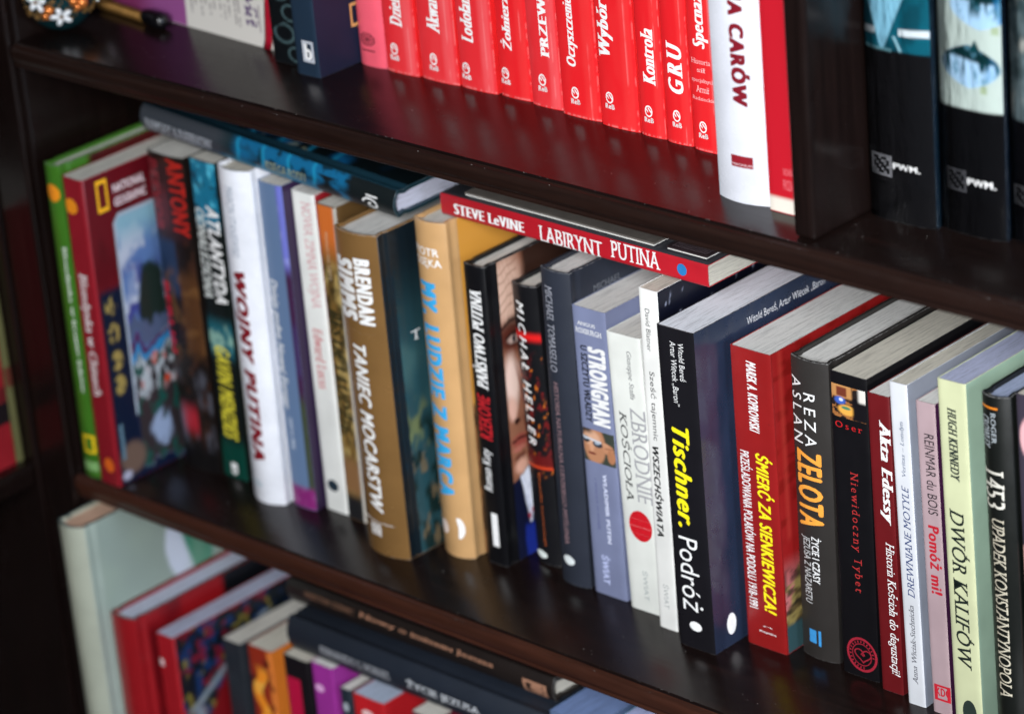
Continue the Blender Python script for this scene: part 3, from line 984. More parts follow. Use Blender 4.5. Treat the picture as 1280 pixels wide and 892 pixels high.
    dict(label='charcoal hardback with large orange capitals and a small blue square at its foot', group='books standing on the middle shelf', at=(0.5812, 0.0869, 0.0), lean=0.0119, w=0.0287, h=0.2046, D=0.145, hard=True, bulge=0.003, power=2, color='#2b2826', board=0.0022, rough=0.45, texts=[('REZA', 'd', (0.3807, 0.677, 0.7176, 0.8923), '#ebebea', 'w'), ('ASLAN', 'd', (0.0015, 0.3126, 0.7218, 0.9356), '#ebebea', 'w'), ('ZELOTA', 'd', (0.0881, 0.784, 0.4471, 0.702), '#f0a040', 'B'), ('ŻYCIE I CZASY', 'd', (0.4313, 0.6933, 0.2632, 0.4182), '#ebebea', 'b'), ('JEZUSA Z NAZARETU', 'd', (0.1223, 0.3923, 0.1877, 0.4125), '#c8c8c8', '')], marks=[('square', 's', (0.2573, 0.4589, 0.0529, 0.0977), '#3a8cc8'), ('square', 's', (0.5193, 0.5869, 0.0475, 0.1), '#3a8cc8')]),
    dict(label='black paperback with small coloured photo at the top and red heart stamp below', group='books standing on the middle shelf', at=(0.6168, 0.0844, 0.0), lean=0.0033, w=0.0274, h=0.2041, D=0.15, hard=False, bulge=0.0006, power=8, color='#0e0d10', wear=1, texts=[('Oser', 'h', (0.0966, 0.8369, 0.8227, 0.8429), '#b82024', 'bsw'), ('Niewidoczny Tybet', 'd', (0.3916, 0.6633, 0.2887, 0.6871), '#b03030', 'sw')], marks=[('ring', 's', (0.1328, 0.9799, 0.0209, 0.1363), '#942030'), ('heart', 's', (0.3469, 0.8227, 0.0507, 0.1016), '#942030')], prints=[('street', 's', (0.026, 0.9516, 0.8572, 0.9611))]),
    dict(label='slim dark red paperback with white slanted script, next to the heart-stamped black one', group='books standing on the middle shelf', at=(0.65, 0.0801, 0.0), lean=-0.008, w=0.016, h=0.1992, D=0.14, hard=False, bulge=0.0006, power=8, color='#601418', texts=[('Akta Edessy', 'd', (0.368, 0.9899, 0.5755, 0.9198), '#ebebea', 'BIs'), ('Historia Kościoła do degustacji!', 'd', (0.4105, 0.9485, 0.0628, 0.5154), '#ebebea', 'Is')]),
    dict(label='narrow white paperback with navy writing running upward', group='books standing on the middle shelf', at=(0.6733, 0.0757, 0.0), lean=-0.022, w=0.0128, h=0.2129, D=0.13, hard=False, bulge=0.0005, power=8, color='#c6c8cc', cover='#878c98', texts=[('Veritas – Londyn', 'u', (0.4523, 0.7153, 0.7175, 0.8859), '#4c5c78', 'Is'), ('DREWNIANE MOTYLE', 'u', (0.3658, 0.7575, 0.3439, 0.6902), '#22386c', 'Is'), ('Anna Wiciak-Suchnicka', 'u', (0.3615, 0.642, 0.0697, 0.3196), '#3a3a44', 'Is')]),
    dict(label='thin dusty pink paperback with a red exclamation, squeezed beside the pale lime book', group='books standing on the middle shelf', at=(0.6917, 0.076, 0.0), lean=-0.022, w=0.0137, h=0.2053, D=0.13, hard=False, bulge=0.0005, power=8, color='#a48e92', cover='#3a1838', texts=[('REINMAR du BOIS', 'd', (0.3548, 0.8679, 0.6497, 0.9027), '#1c1a20', ''), ('Pomóż mi!', 'd', (0.2859, 0.921, 0.3943, 0.6143), '#b4202e', 'B'), ('KDC', 'h', (0.2098, 0.9838, 0.0595, 0.0873), '#b4202e', 'B')], marks=[('frame', 's', (0.1296, 1.0124, 0.0441, 0.0962), '#b4202e')]),
    dict(label='pale lime paperback with large dark slanted capitals, left of the black cream-lettered hardback', group='books standing on the middle shelf', at=(0.7114, 0.0716, 0.0), lean=-0.022, w=0.0199, h=0.226, D=0.15, hard=False, bulge=0.0008, power=8, color='#bcc09a', cover='#8fa894', edge='#a9aec8', texts=[('HUGH KENNEDY', 'd', (0.3257, 0.6382, 0.7195, 0.9262), '#2c3430', 'BIs'), ('DWÓR KALIFÓW', 'd', (0.2116, 0.851, 0.1755, 0.6395), '#17201e', 'bIs')], marks=[('disc', 's', (0.2974, 0.8046, 0.0119, 0.0847), '#26302c')]),
    dict(label='black hardback with cream slanted capitals, right of the pale lime book', group='books standing on the middle shelf', at=(0.7426, 0.0682, 0.0), lean=-0.022, w=0.0198, h=0.2257, D=0.15, hard=True, bulge=0.004, power=2, color='#121412', board=0.0022, edge='#9ca8c4', texts=[('ROGER', 'd', (0.4126, 0.5823, 0.8676, 0.9547), '#a8b0b4', 'bs'), ('CROWLEY', 'd', (-0.0362, 0.3381, 0.853, 0.9413), '#a8b0b4', 'bs'), ('1453', 'd', (-0.0173, 0.7482, 0.6864, 0.7947), '#d0ccc0', 'bs'), ('UPADEK KONSTANTYNOPOLA', 'd', (0.2511, 0.6945, 0.1437, 0.6571), '#c0b8a4', 'Is')], marks=[('bar', 's', (-0.1583, 0.6585, 0.9637, 0.9698), '#d87c20')]),
    dict(label='book with pink circles on dark ground at the right end of the middle shelf', group='books standing on the middle shelf', at=(0.7644, 0.0742, 0.0), lean=-0.022, w=0.02, h=0.2286, D=0.15, hard=False, bulge=0.0008, power=8, color='#35303a', spine_print='pink_spine'),
    dict(label='narrow black book with pale curls, left of the navy book', group='books on the top shelf', at=(0.1765, 0.066, 0.3255), lean=0, w=0.03, h=0.21, D=0.13, hard=False, bulge=0.001, power=8, color='#0c0f12', spine_print='curl_spine'),
    dict(label='dark navy textured book with a framed letter b emblem low on its spine', group='books on the top shelf', at=(0.2085, 0.0568, 0.3255), lean=0, w=0.0212, h=0.205, D=0.14, hard=False, bulge=0.0008, power=8, color='#182a3c', cover='#151a32', rough=0.6, texts=[('b', 'h', (0.449, 0.7528, 0.0528, 0.1085), '#ebebea', 'B')], marks=[('frame', 's', (0.3568, 0.8468, 0.0464, 0.1175), '#b8bcc4'), ('frame', 'c', (0.032, 0.0399, 0.0251, 0.0412), '#d8a060')]),
    dict(label='rose pink paperback with a black octagonal eye emblem, leftmost of the red row', group='books on the top shelf', at=(0.2322, 0.0905, 0.3255), lean=0, w=0.0235, h=0.195, D=0.13, hard=False, bulge=0.0022, power=3, color='#ea5c6e', marks=[('eye', 's', (0.1002, 0.7115, 0.0712, 0.1187), '#3c0c14'), ('bar', 's', (0.1338, 0.6636, 0.0535, 0.0579), '#3c0c14')]),
    dict(label='bright red paperback second in the red row, next to the rose pink one', group='red paperbacks of one series', at=(0.257, 0.0905, 0.3255), lean=0, w=0.0288, h=0.195, D=0.125, hard=False, bulge=0.0014, power=3, color='#e82628', spine_print='bright_sheen_red_spine', texts=[('Dzień M', 'u', (0.234, 0.6434, 0.1645, 0.325), '#ebebea', 'BIs')], marks=[('reb', 's', (0.1443, 0.4845, 0.0437, 0.1039), '#ebebea')]),
    dict(label='bright red paperback third in the red row, its upright title starting with a tall A', group='red paperbacks of one series', at=(0.2876, 0.0915, 0.3255), lean=0, w=0.033, h=0.195, D=0.125, hard=False, bulge=0.0014, power=3, color='#e82628', spine_print='bright_sheen_red_spine', texts=[('Akwarium', 'u', (0.2934, 0.6252, 0.1695, 0.3565), '#ebebea', 'BIs')], marks=[('reb', 's', (0.243, 0.5266, 0.037, 0.0974), '#ebebea')]),
    dict(label='bright red paperback fourth in the red row, its title starting with L', group='red paperbacks of one series', at=(0.3222, 0.092, 0.3255), lean=0, w=0.031, h=0.195, D=0.125, hard=False, bulge=0.0014, power=3, color='#e82628', spine_print='bright_sheen_red_spine', texts=[('Lodołamacz', 'u', (0.1471, 0.48, 0.1641, 0.3926), '#ebebea', 'BIs')], marks=[('reb', 's', (0.0258, 0.3565, 0.032, 0.0894), '#ebebea')]),
    dict(label='bright red paperback with dotted initial, fifth in the red row', group='red paperbacks of one series', at=(0.3556, 0.0935, 0.3255), lean=0, w=0.0265, h=0.195, D=0.125, hard=False, bulge=0.0014, power=3, color='#e82628', spine_print='scuffed_sheen_red_spine', texts=[('Żołnierze', 'u', (0.1333, 0.4942, 0.1628, 0.3685), '#ebebea', 'BIs')], marks=[('reb', 's', (0.0089, 0.3947, 0.0437, 0.1003), '#ebebea')]),
    dict(label='bright red paperback with upright white capitals, sixth in the red row', group='red paperbacks of one series', at=(0.384, 0.0915, 0.3255), lean=0, w=0.0262, h=0.195, D=0.125, hard=False, bulge=0.0014, power=3, color='#e82628', spine_print='bright_sheen_red_spine', texts=[('PRZEWODNIK', 'u', (0.4394, 0.7018, 0.172, 0.57), '#ebebea', 'Bs')], marks=[('reb', 's', (0.2406, 0.5858, 0.0538, 0.1125), '#ebebea')]),
    dict(label='bright red paperback with a long cramped title, seventh in the red row', group='red paperbacks of one series', at=(0.4125, 0.0885, 0.3255), lean=0, w=0.0315, h=0.195, D=0.125, hard=False, bulge=0.0014, power=3, color='#e82628', spine_print='scuffed_sheen_red_spine', texts=[('Oczyszczenie', 'u', (0.2233, 0.5449, 0.1698, 0.3977), '#ebebea', 'BIs')], marks=[('reb', 's', (0.2457, 0.5295, 0.0441, 0.1022), '#ebebea')]),
    dict(label='widest title letters on a bright red paperback, eighth in the red row', group='red paperbacks of one series', at=(0.4465, 0.0865, 0.3255), lean=0, w=0.0305, h=0.195, D=0.125, hard=False, bulge=0.0014, power=3, color='#e82628', spine_print='scuffed_sheen_red_spine', texts=[('Wybór', 'u', (0.0642, 0.4827, 0.2308, 0.4187), '#ebebea', 'BIs')], marks=[('reb', 's', (0.1198, 0.4224, 0.0604, 0.1169), '#ebebea')]),
    dict(label='bright red paperback with a narrow spine and its whole title in view', group='red paperbacks of one series', at=(0.479, 0.086, 0.3255), lean=0, w=0.0195, h=0.195, D=0.125, hard=False, bulge=0.0014, power=3, color='#e82628', spine_print='scuffed_sheen_red_spine', texts=[('Kontrola', 'u', (0.2659, 0.7509, 0.1723, 0.3556), '#ebebea', 'BIs')], marks=[('reb', 's', (0.1569, 0.6164, 0.047, 0.1034), '#ebebea')]),
    dict(label='bright red paperback with three spaced capitals', group='red paperbacks of one series', at=(0.5005, 0.085, 0.3255), lean=0, w=0.02, h=0.195, D=0.125, hard=False, bulge=0.0014, power=3, color='#e82628', spine_print='scuffed_sheen_red_spine', texts=[('GRU', 'u', (0.2083, 0.7897, 0.1666, 0.3338), '#ebebea', 'BIsw')], marks=[('reb', 's', (0.2487, 0.6783, 0.0555, 0.1122), '#ebebea')]),
    dict(label='last bright red paperback, small white lines under its title, beside the white hardback', group='red paperbacks of one series', at=(0.523, 0.0835, 0.3255), lean=0, w=0.0215, h=0.195, D=0.125, hard=False, bulge=0.0014, power=3, color='#dc1c26', spine_print='scuffed_sheen_red_spine', texts=[('Specnaz', 'u', (0.1975, 0.761, 0.334, 0.5053), '#ebebea', 'BIs'), ('Historia', 'h', (0.0841, 0.7804, 0.2834, 0.2995), '#f0b8b8', 's'), ('sił', 'h', (0.2921, 0.6, 0.2572, 0.2715), '#f0b8b8', 's'), ('specjalnych', 'h', (0.0621, 0.8911, 0.221, 0.2373), '#f0b8b8', 's'), ('Armii', 'h', (0.2149, 0.6942, 0.1924, 0.2132), '#f0b8b8', 's'), ('Radzieckiej', 'h', (0.0418, 0.9279, 0.1624, 0.1775), '#f0b8b8', 's')], marks=[('reb', 's', (0.1863, 0.5918, 0.0431, 0.0988), '#ebebea')]),
    dict(label='white hardback with dark red capitals, right of the bright red row', group='books on the top shelf', at=(0.5835, 0.031, 0.3255), lean=0, w=0.037, h=0.235, D=0.16, hard=True, bulge=0.004, power=2, color='#d8dae2', board=0.0015, rough=0.25, texts=[('ROSJA CARÓW', 'd', (0.3939, 0.8105, 0.2537, 0.6397), '#7c1424', 'X'), ('MAGNUM', 'h', (0.3922, 0.766, 0.0987, 0.1049), '#e8d0d4', '')], marks=[('square', 's', (0.3675, 0.7778, 0.0948, 0.1248), '#8c1c28')]),
    dict(label='crimson book with a cream foot, between the white hardback and the divider', group='books on the top shelf', at=(0.623, 0.0318, 0.3255), lean=0, w=0.0235, h=0.23, D=0.16, hard=False, bulge=0.0006, power=8, color='#b81826', spine_print='cream_foot', texts=[('NOWA', 'h', (0.4901, 0.7717, 0.1017, 0.1211), '#d86870', 'b'), ('PROZA', 'h', (0.471, 0.7478, 0.0634, 0.0913), '#d86870', 'b')]),
    dict(label='black-footed case with a teal sea picture, right of the divider', group='black-footed cases right of the divider', at=(0.6768, 0.0545, 0.3255), lean=0, w=0.0445, h=0.215, D=0.13, hard=False, bulge=0.003, power=3, color='#0f0f11', cover='#0a1c28', rough=0.2, spine_print='sail_spine', wrap=1, texts=[('PWM.', 'h', (0.4013, 0.8184, 0.1485, 0.1655), '#ebebea', 'B')], marks=[('maze', 's', (0.0404, 0.3913, 0.1229, 0.1826), '#8c8c90')]),
    dict(label='black-footed case with two fish on pale green, middle of three', group='black-footed cases right of the divider', at=(0.7228, 0.06, 0.3255), lean=0, w=0.042, h=0.215, D=0.13, hard=False, bulge=0.003, power=3, color='#0b0b0d', cover='#081420', rough=0.2, spine_print='fish_spine', wrap=1, texts=[('PWM.', 'h', (0.4403, 0.8845, 0.1393, 0.1587), '#ebebea', 'B')], marks=[('maze', 's', (0.0947, 0.4325, 0.1167, 0.1776), '#4c4c50')]),
    dict(label='black-footed case with grey clouded picture cut by the right frame edge', group='black-footed cases right of the divider', at=(0.7665, 0.065, 0.3255), lean=0, w=0.039, h=0.215, D=0.13, hard=False, bulge=0.003, power=3, color='#0c0c10', rough=0.2, spine_print='cloud_spine', wrap=1, marks=[('maze', 's', (0.0188, 0.4366, 0.1039, 0.158), '#6c6c70')]),
    dict(label='red paperback lying flat with white capitals on top of the standing row', group='books lying across the standing row', at=(0.5355, 0.0745, 0.2418), lean=-1.5668, w=0.0145, h=0.224, D=0.15, hard=False, bulge=0.0008, power=8, color='#ac1a26', cover='#35353a', texts=[('STEVE LeVINE', 'd', (0.1858, 0.6715, 0.6733, 0.9474), '#ebebea', 'Bs'), ('LABIRYNT', 'd', (-0.202, 0.7491, 0.3804, 0.6175), '#ebebea', 'bs'), ('PUTINA', 'd', (0.1856, 0.9472, 0.1693, 0.3489), '#ebebea', 'bs')], marks=[('disc', 's', (0.2276, 0.7607, 0.075, 0.1092), '#2a78b8')]),
    dict(label='blue and black hardback lying across the left books, spiral emblem near its end', group='books lying across the standing row', at=(0.293, 0.05, 0.243), lean=-1.5114, w=0.019, h=0.244, D=0.145, hard=True, bulge=0.004, power=2, color='#15303c', board=0.0025, spine_print='reef_spine', cover_print='reef_cover', edge='#b6b8c8', lining='#0c2c34', texts=[('RAMSAY & RABINOW', 'd', (0.136, 0.5726, 0.7043, 0.9776), '#b8bcc4', 'S'), ('KSIĘGA RODU', 'd', (0.1051, 0.551, 0.3332, 0.4908), '#98a088', 'bs')], marks=[('spiral', 's', (-0.0598, 0.6117, 0.0549, 0.1197), '#ebebea')]),
    dict(label='tall grey-green hardback at the left end of the bottom shelf, jutting out past its neighbours', group='books on the bottom shelf', at=(-0.0097, -0.03, -0.3255), lean=0, w=0.0282, h=0.3004, D=0.17, hard=True, bulge=0.006, power=2, color='#a3a797', board=0.0025, cover='#93a097', rough=0.35, cover_print='circle_cover', edge='#c8a48c', lining='#1c3c44'),
    dict(label='red hardback with black cover corner on the bottom shelf, just right of the grey-green one', group='books on the bottom shelf', at=(0.0185, -0.014, -0.3255), lean=0, w=0.0258, h=0.2284, D=0.16, hard=True, bulge=0.003, power=2, color='#8c161c', board=0.0022, rough=0.3, cover_print='red_black_cover', edge='#b8bed0', lining='#10141c'),
    dict(label='red paperback with colourful painted cover and short white spine mark, on the bottom shelf', group='books on the bottom shelf', at=(0.0518, 0.0, -0.3255), lean=0, w=0.0183, h=0.2158, D=0.15, hard=False, bulge=0.001, power=8, color='#941820', cover_print='painted_cover', edge='#a8aec4', marks=[('bar', 's', (-0.4926, 0.3058, 0.8778, 0.9035), '#ead4d4')]),
    dict(label='slim charcoal paperback between the painted cover and the orange spine, bottom shelf', group='books on the bottom shelf', at=(0.0761, 0.04, -0.3255), lean=0, w=0.0193, h=0.2003, D=0.15, hard=False, bulge=0.001, power=8, color='#22262c'),
    dict(label='paperback with orange and yellow figure on its spine, under the lying stack', group='books on the bottom shelf', at=(0.1079, 0.036, -0.3255), lean=0, w=0.0256, h=0.2076, D=0.13, hard=False, bulge=0.001, power=8, color='#8c2c1a', cover='#d07428', spine_print='flame_spine'),
    dict(label='black paperback with a crimson strip on its spine, left of the magenta one', group='books on the bottom shelf', at=(0.1484, 0.034, -0.3255), lean=0, w=0.0258, h=0.2132, D=0.13, hard=False, bulge=0.001, power=8, color='#141014', marks=[('bar', 's', (0.0469, 0.6122, 0.7516, 0.9208), '#b4103c')]),
    dict(label='magenta book with a pale dot on its spine, bottom shelf', group='books on the bottom shelf', at=(0.1775, 0.034, -0.3255), lean=0, w=0.022, h=0.2161, D=0.13, hard=False, bulge=0.001, power=8, color='#8c2c84', marks=[('disc', 's', (0.1076, 0.5135, 0.8964, 0.9244), '#e0a8d8')]),
    dict(label='narrow dark grey book squeezed between the magenta and the scarlet ones', group='books on the bottom shelf', at=(0.2049, 0.034, -0.3255), lean=0, w=0.0102, h=0.2041, D=0.13, hard=False, bulge=0.001, power=8, color='#202830', marks=[('disc', 's', (0.2271, 0.7511, 0.9115, 0.9469), '#a8b0b8')]),
    dict(label='scarlet book with a pale round emblem, under the right half of the lying stack', group='books on the bottom shelf', at=(0.2174, 0.034, -0.3255), lean=0, w=0.0311, h=0.2043, D=0.13, hard=False, bulge=0.001, power=8, color='#ac1c22', edge='#a8b4c8', marks=[('disc', 's', (0.2656, 0.6434, 0.9197, 0.9508), '#e8c0c0')]),
    dict(label='maroon book right of the scarlet one, barely in view at the bottom edge', group='books on the bottom shelf', at=(0.2751, 0.034, -0.3255), lean=0, w=0.0247, h=0.2083, D=0.13, hard=False, bulge=0.001, power=8, color='#5c1424'),
    dict(label='thick book with a pale blue top edge beyond the end of the lying stack', group='books on the bottom shelf', at=(0.4083, 0.034, -0.3255), lean=0, w=0.0394, h=0.2526, D=0.13, hard=False, bulge=0.001, power=8, color='#54688a', edge='#7086b4'),
    dict(label='book with teal cover edge at the far right of the bottom shelf in view', group='books on the bottom shelf', at=(0.4752, 0.03, -0.3255), lean=0, w=0.0275, h=0.2721, D=0.13, hard=False, bulge=0.001, power=8, color='#2c6470', edge='#a8b0d8'),
    dict(label='dark brown hardback with copper letters, topmost of the lying stack on the bottom shelf', group='books lying on the bottom shelf row', at=(0.3958, 0.052, -0.0805), lean=-1.5708, w=0.0175, h=0.2557, D=0.15, hard=True, bulge=0.003, power=2, color='#1c1614', board=0.0025, texts=[('WIKTOR SZENIC', 'd', (0.5111, 0.7204, 0.7338, 0.9287), '#84604c', 'S'), ('Nowy o imieniu Jezusa', 'd', (0.4843, 0.7334, 0.211, 0.7125), '#c08c70', 'S')], marks=[('frame', 's', (0.0474, 0.6158, 0.0238, 0.1075), '#a47860'), ('disc', 's', (0.1531, 0.5309, 0.0364, 0.0821), '#a47860')]),
    dict(label='thick blue-black hardback with grey letters, lying under the dark brown one', group='books lying on the bottom shelf row', at=(0.402, 0.036, -0.1089), lean=-1.5708, w=0.0262, h=0.2484, D=0.17, hard=True, bulge=0.0045, power=2, color='#1c222c', board=0.0025, rough=0.5, texts=[('FERNANDO S. HORNES', 'd', (0.2848, 0.5302, 0.591, 0.8669), '#b8bac0', 'S'), ('ŻYCIE JEZUSA', 'd', (0.2634, 0.5946, 0.2441, 0.5248), '#e8ecf0', 'S')]),
]


# ------------------------------------------------------------------ a book
def rub_mat(color):
    key = ('rub', color)
    if key in _mats:
        return _mats[key]
    s = NT('rubbed_edge')
    c = lin(color)
    pale = tuple(0.14 + 0.6 * x for x in c)
    s.l(s.ramp(s.noise(s.coords(), 330, 6, 0.75), [(0.46, c), (0.60, pale)]), s.b.inputs['Base Color'])
    s.b.inputs['Roughness'].default_value = 0.6
    _mats[key] = s.m
    return s.m


class Spine:
    def __init__(self, w, bulge, power):
        self.w, self.b, self.p = w, bulge, power

    def y(self, x):
        u = max(-1.0, min(1.0, 2 * x / self.w - 1))
        return self.b * abs(u) ** self.p


def spine_xs(w, n=30):
    return [w * (0.5 - 0.5 * math.cos(math.pi * i / n)) for i in range(n + 1)]


def offset_loop(pts, d):
    out = []
    n = len(pts)
    for i, p in enumerate(pts):
        a = pts[max(0, i - 1)]
        b = pts[min(n - 1, i + 1)]
        dx, dy = b[0] - a[0], b[1] - a[1]
        L = math.hypot(dx, dy) or 1
        out.append((p[0] - dy / L * d, p[1] + dx / L * d))
    return out


def place_flat(V, Fc, name, mat, parent, surf, fit, spine, h, lift, attr=None, cut=True):
    """fit maps the flat coordinates to (a, b) on the surface: spine -> x, z ; cover -> y, z"""
    bm = bmesh.new()
    vs = []
    for v in V:
        a, b = fit(v)
        vs.append(bm.verts.new((a, 0.0, b)))
        vs[-1].co.y = v[2] * 0.004
    for f in Fc:
        try:
            bm.faces.new([vs[i] for i in f])
        except ValueError:
            pass
    if surf == 's' and cut and spine.b > 0.0003:
        for x in spine_xs(spine.w)[1:-1]:
            bmesh.ops.bisect_plane(bm, geom=bm.verts[:] + bm.edges[:] + bm.faces[:], plane_co=(x, 0, 0), plane_no=(1, 0, 0), dist=1e-7)
    for v in bm.verts:
        x, z, e = v.co.x, v.co.z, v.co.y
        if surf == 's':
            v.co = Vector((x, spine.y(x) - lift - e, z))
        else:
            v.co = Vector((spine.w + lift + e, x, z))
    bm.normal_update()
    want = Vector((0, -1, 0)) if surf == 's' else Vector((1, 0, 0))
    for f in bm.faces:
        if f.normal.dot(want) < 0:
            f.normal_flip()
    me = bpy.data.meshes.new(name)
    bm.to_mesh(me)
    bm.free()
    o = link(name, me, mat, parent)
    if surf == 'k':
        pass
    return o


def print_grid(paint, name, parent, fn, mat):
    ny, nx = paint.X.shape
    V = [fn(paint.X[j, i], paint.Y[j, i]) for j in range(ny) for i in range(nx)]
    Fc = [[j * nx + i, j * nx + i + 1, (j + 1) * nx + i + 1, (j + 1) * nx + i] for j in range(ny - 1) for i in range(nx - 1)]
    me = mesh_from(name, V, Fc, True)
    ca = me.color_attributes.new('print', 'FLOAT_COLOR', 'POINT')
    c = np.concatenate([np.clip(paint.C, 0, 1).reshape(-1, 3), np.ones((nx * ny, 1))], axis=1)
    ca.data.foreach_set('color', c.astype(np.float32).ravel())
    return link(name, me, mat, parent)


def make_book(label, group, at, lean, w, h, D, hard, bulge, power, color, board=None, cover=None, rough=0.36, metal=0.0,
              spine_print=None, cover_print=None, wear=0, wrinkled=0, wrap=0, edge=None, lining=None, texts=(), marks=(), prints=()):
    root = empty('book', at, label, 'book', group, (0, lean, 0))
    sp = Spine(w, bulge, power)
    th = (board or 0.0022) if hard else 0.00045
    # outline of the jacket seen from above, from the left fore edge round the spine to the right one
    xs = spine_xs(w)
    arc = [(x, sp.y(x)) for x in xs]
    b = bulge
    if hard:
        gd = 0.0011
        left = [(0, D), (0, b + 0.0105), (gd * 0.3, b + 0.0082), (gd, b + 0.0062), (gd * 0.6, b + 0.0040), (0.0, b + 0.0018)]
        right = [(w - x, y) for x, y in reversed(left)]
    else:
        left = [(0, D), (0, b + 0.006)]
        right = [(w, b + 0.006), (w, D)]
    outer = left + arc + right
    # inner outline: constant thickness, thinner over the spine
    inner = offset_loop(outer, th)
    tsp = th if not hard else min(th, 0.0016)
    k0 = len(left)
    inner[k0:k0 + len(arc)] = offset_loop(arc, tsp)
    inner = [(min(max(x, th * 0.98), w - th * 0.98), y) for x, y in inner]
    N = len(outer)
    V = [(x, y, z) for z in (0, h) for x, y in outer] + [(x, y, z) for z in (0, h) for x, y in inner]
    O0, O1, I0, I1 = 0, N, 2 * N, 3 * N
    Fc = []
    for i in range(N - 1):
        Fc.append((O0 + i, O0 + i + 1, O1 + i + 1, O1 + i))
        Fc.append((I0 + i + 1, I0 + i, I1 + i, I1 + i + 1))
        Fc.append((O1 + i, O1 + i + 1, I1 + i + 1, I1 + i))
        Fc.append((O0 + i + 1, O0 + i, I0 + i, I0 + i + 1))
    Fc.append((O0, O1, I1, I0))
    Fc.append((O0 + N - 1, I0 + N - 1, I1 + N - 1, O1 + N - 1))
    me = mesh_from('cover', V, Fc)
    bm = bmesh.new()
    bm.from_mesh(me)
    bmesh.ops.recalc_face_normals(bm, faces=bm.faces[:])
    for f in bm.faces:
        f.smooth = True
    bw = 0.0006 if hard else 0.00018
    rim = [e for e in bm.edges if len(e.link_faces) == 2 and e.calc_face_angle(0) > 1.2 and
           abs(e.verts[0].co.z - e.verts[1].co.z) < 1e-6 and (e.verts[0].index % N == e.verts[0].index or True)]
    rim = [e for e in rim if all((v.index < 2 * N) for v in e.verts)]
    try:
        bmesh.ops.bevel(bm, geom=rim, offset=bw, segments=2, affect='EDGES', profile=0.5)
    except Exception:
        pass
    for e in bm.edges:
        if len(e.link_faces) == 2 and e.calc_face_angle(0) > 0.75:
            e.smooth = False
    bm.to_mesh(me)
    bm.free()
    m1 = cover_mat(color, rough, metal, wear)
    cov_color = cover or color
    body = link('cover', me, [m1], root)
    if cover or wrinkled:
        m2 = cover_mat(cov_color, rough, 0.0, wear, wrinkled)
        me.materials.append(m2)
        for p in me.polygons:
            c = p.center
            if c.y > b + 0.0009 and c.x > w * 0.9 and p.normal.x > 0.2:
                p.material_index = 1
    me.materials.append(rub_mat(color))
    kr = len(me.materials) - 1
    for p in me.polygons:
        if 0.15 < abs(p.normal.z) < 0.97:
            p.material_index = kr
    if lining:
        me.materials.append(cover_mat(lining, 0.5))
        k = len(me.materials) - 1
        for p in me.polygons:
            c = p.center
            if abs(p.normal.z) > 0.5 or (th * 0.9 < c.x < w - th * 0.9 and p.normal.y > 0.3):
                p.material_index = k
    # pages
    ins = 0.003 if hard else 0.0004
    px0, px1 = th + 0.0001, w - th - 0.0001
    py1 = D - (0.004 if hard else 0.0006)
    m = 12
    front = []
    for i in range(m + 1):
        x = px0 + (px1 - px0) * (0.5 - 0.5 * math.cos(math.pi * i / m))
        front.append((x, sp.y(x) + tsp + (0.0018 if hard else 0.0003) + (0.0015 if hard else 0.0)))
    cave = 0.35 * bulge if hard else 0.0
    back = [(px1 - (px1 - px0) * i / 6, py1 - cave * (1 - (2 * i / 6 - 1) ** 2)) for i in range(7)]
    loop = front + back
    L = len(loop)
    rnd = random.Random(int(at[0] * 1e5) + int(h * 1e4))
    V = [(x, y, ins) for x, y in loop] + [(x, y, h - ins) for x, y in loop]
    # the leaves never line up perfectly: a few shallow steps across the head of the block
    Fc = [tuple(range(L))[::-1], tuple(range(L, 2 * L))]
    Fc += [(i, (i + 1) % L, L + (i + 1) % L, L + i) for i in range(L)]
    pm = mesh_from('pages', V, Fc)
    link('pages', pm, page_mat(edge or rnd.choice(['#cfcdc6', '#c9c6bd', '#d2d1cd', '#c4bfb2'])), root)
    if hard:
        hb = [(x, y - 0.0010) for x, y in front[1:-1]]
        ob = [(x, y + 0.0004) for x, y in front[1:-1]]
        H = len(hb)
        V = [(x, y, h - ins - 0.0005) for x, y in hb] + [(x, y, h - ins + 0.0007) for x, y in hb] + [(x, y, h - ins + 0.0007) for x, y in ob]
        Fc = [(i, i + 1, H + i + 1, H + i) for i in range(H - 1)] + [(H + i, H + i + 1, 2 * H + i + 1, 2 * H + i) for i in range(H - 1)]
        link('headband', mesh_from('headband', V, Fc, True), plain_mat('headband_thread', '#b8b4a8', 0.8, 0, 0.5, 2500), root)
    # printed pictures
    pmat = cover_mat('#ffffff', rough, 0.0, 0, wrinkled, True)
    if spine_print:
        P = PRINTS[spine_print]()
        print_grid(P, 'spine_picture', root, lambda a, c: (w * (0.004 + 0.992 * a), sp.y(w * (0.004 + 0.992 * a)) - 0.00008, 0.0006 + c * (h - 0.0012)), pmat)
    if cover_print:
        P = PRINTS[cover_print]()
        y0 = (b + 0.0012) if not hard else (b + 0.0108)
        print_grid(P, 'cover_picture', root, lambda a, c: (w + 0.00008, y0 + a * (D - 0.0008 - y0), 0.0006 + c * (h - 0.0012)), pmat)
    for kind, s, (u0, u1, v0, v1) in prints:
        P = PRINTS[kind]()
        print_grid(P, 'small_picture', root, lambda a, c: (w * (u0 + (u1 - u0) * a), sp.y(w * (u0 + (u1 - u0) * a)) - 0.0001, h * (v0 + (v1 - v0) * c)), pmat)
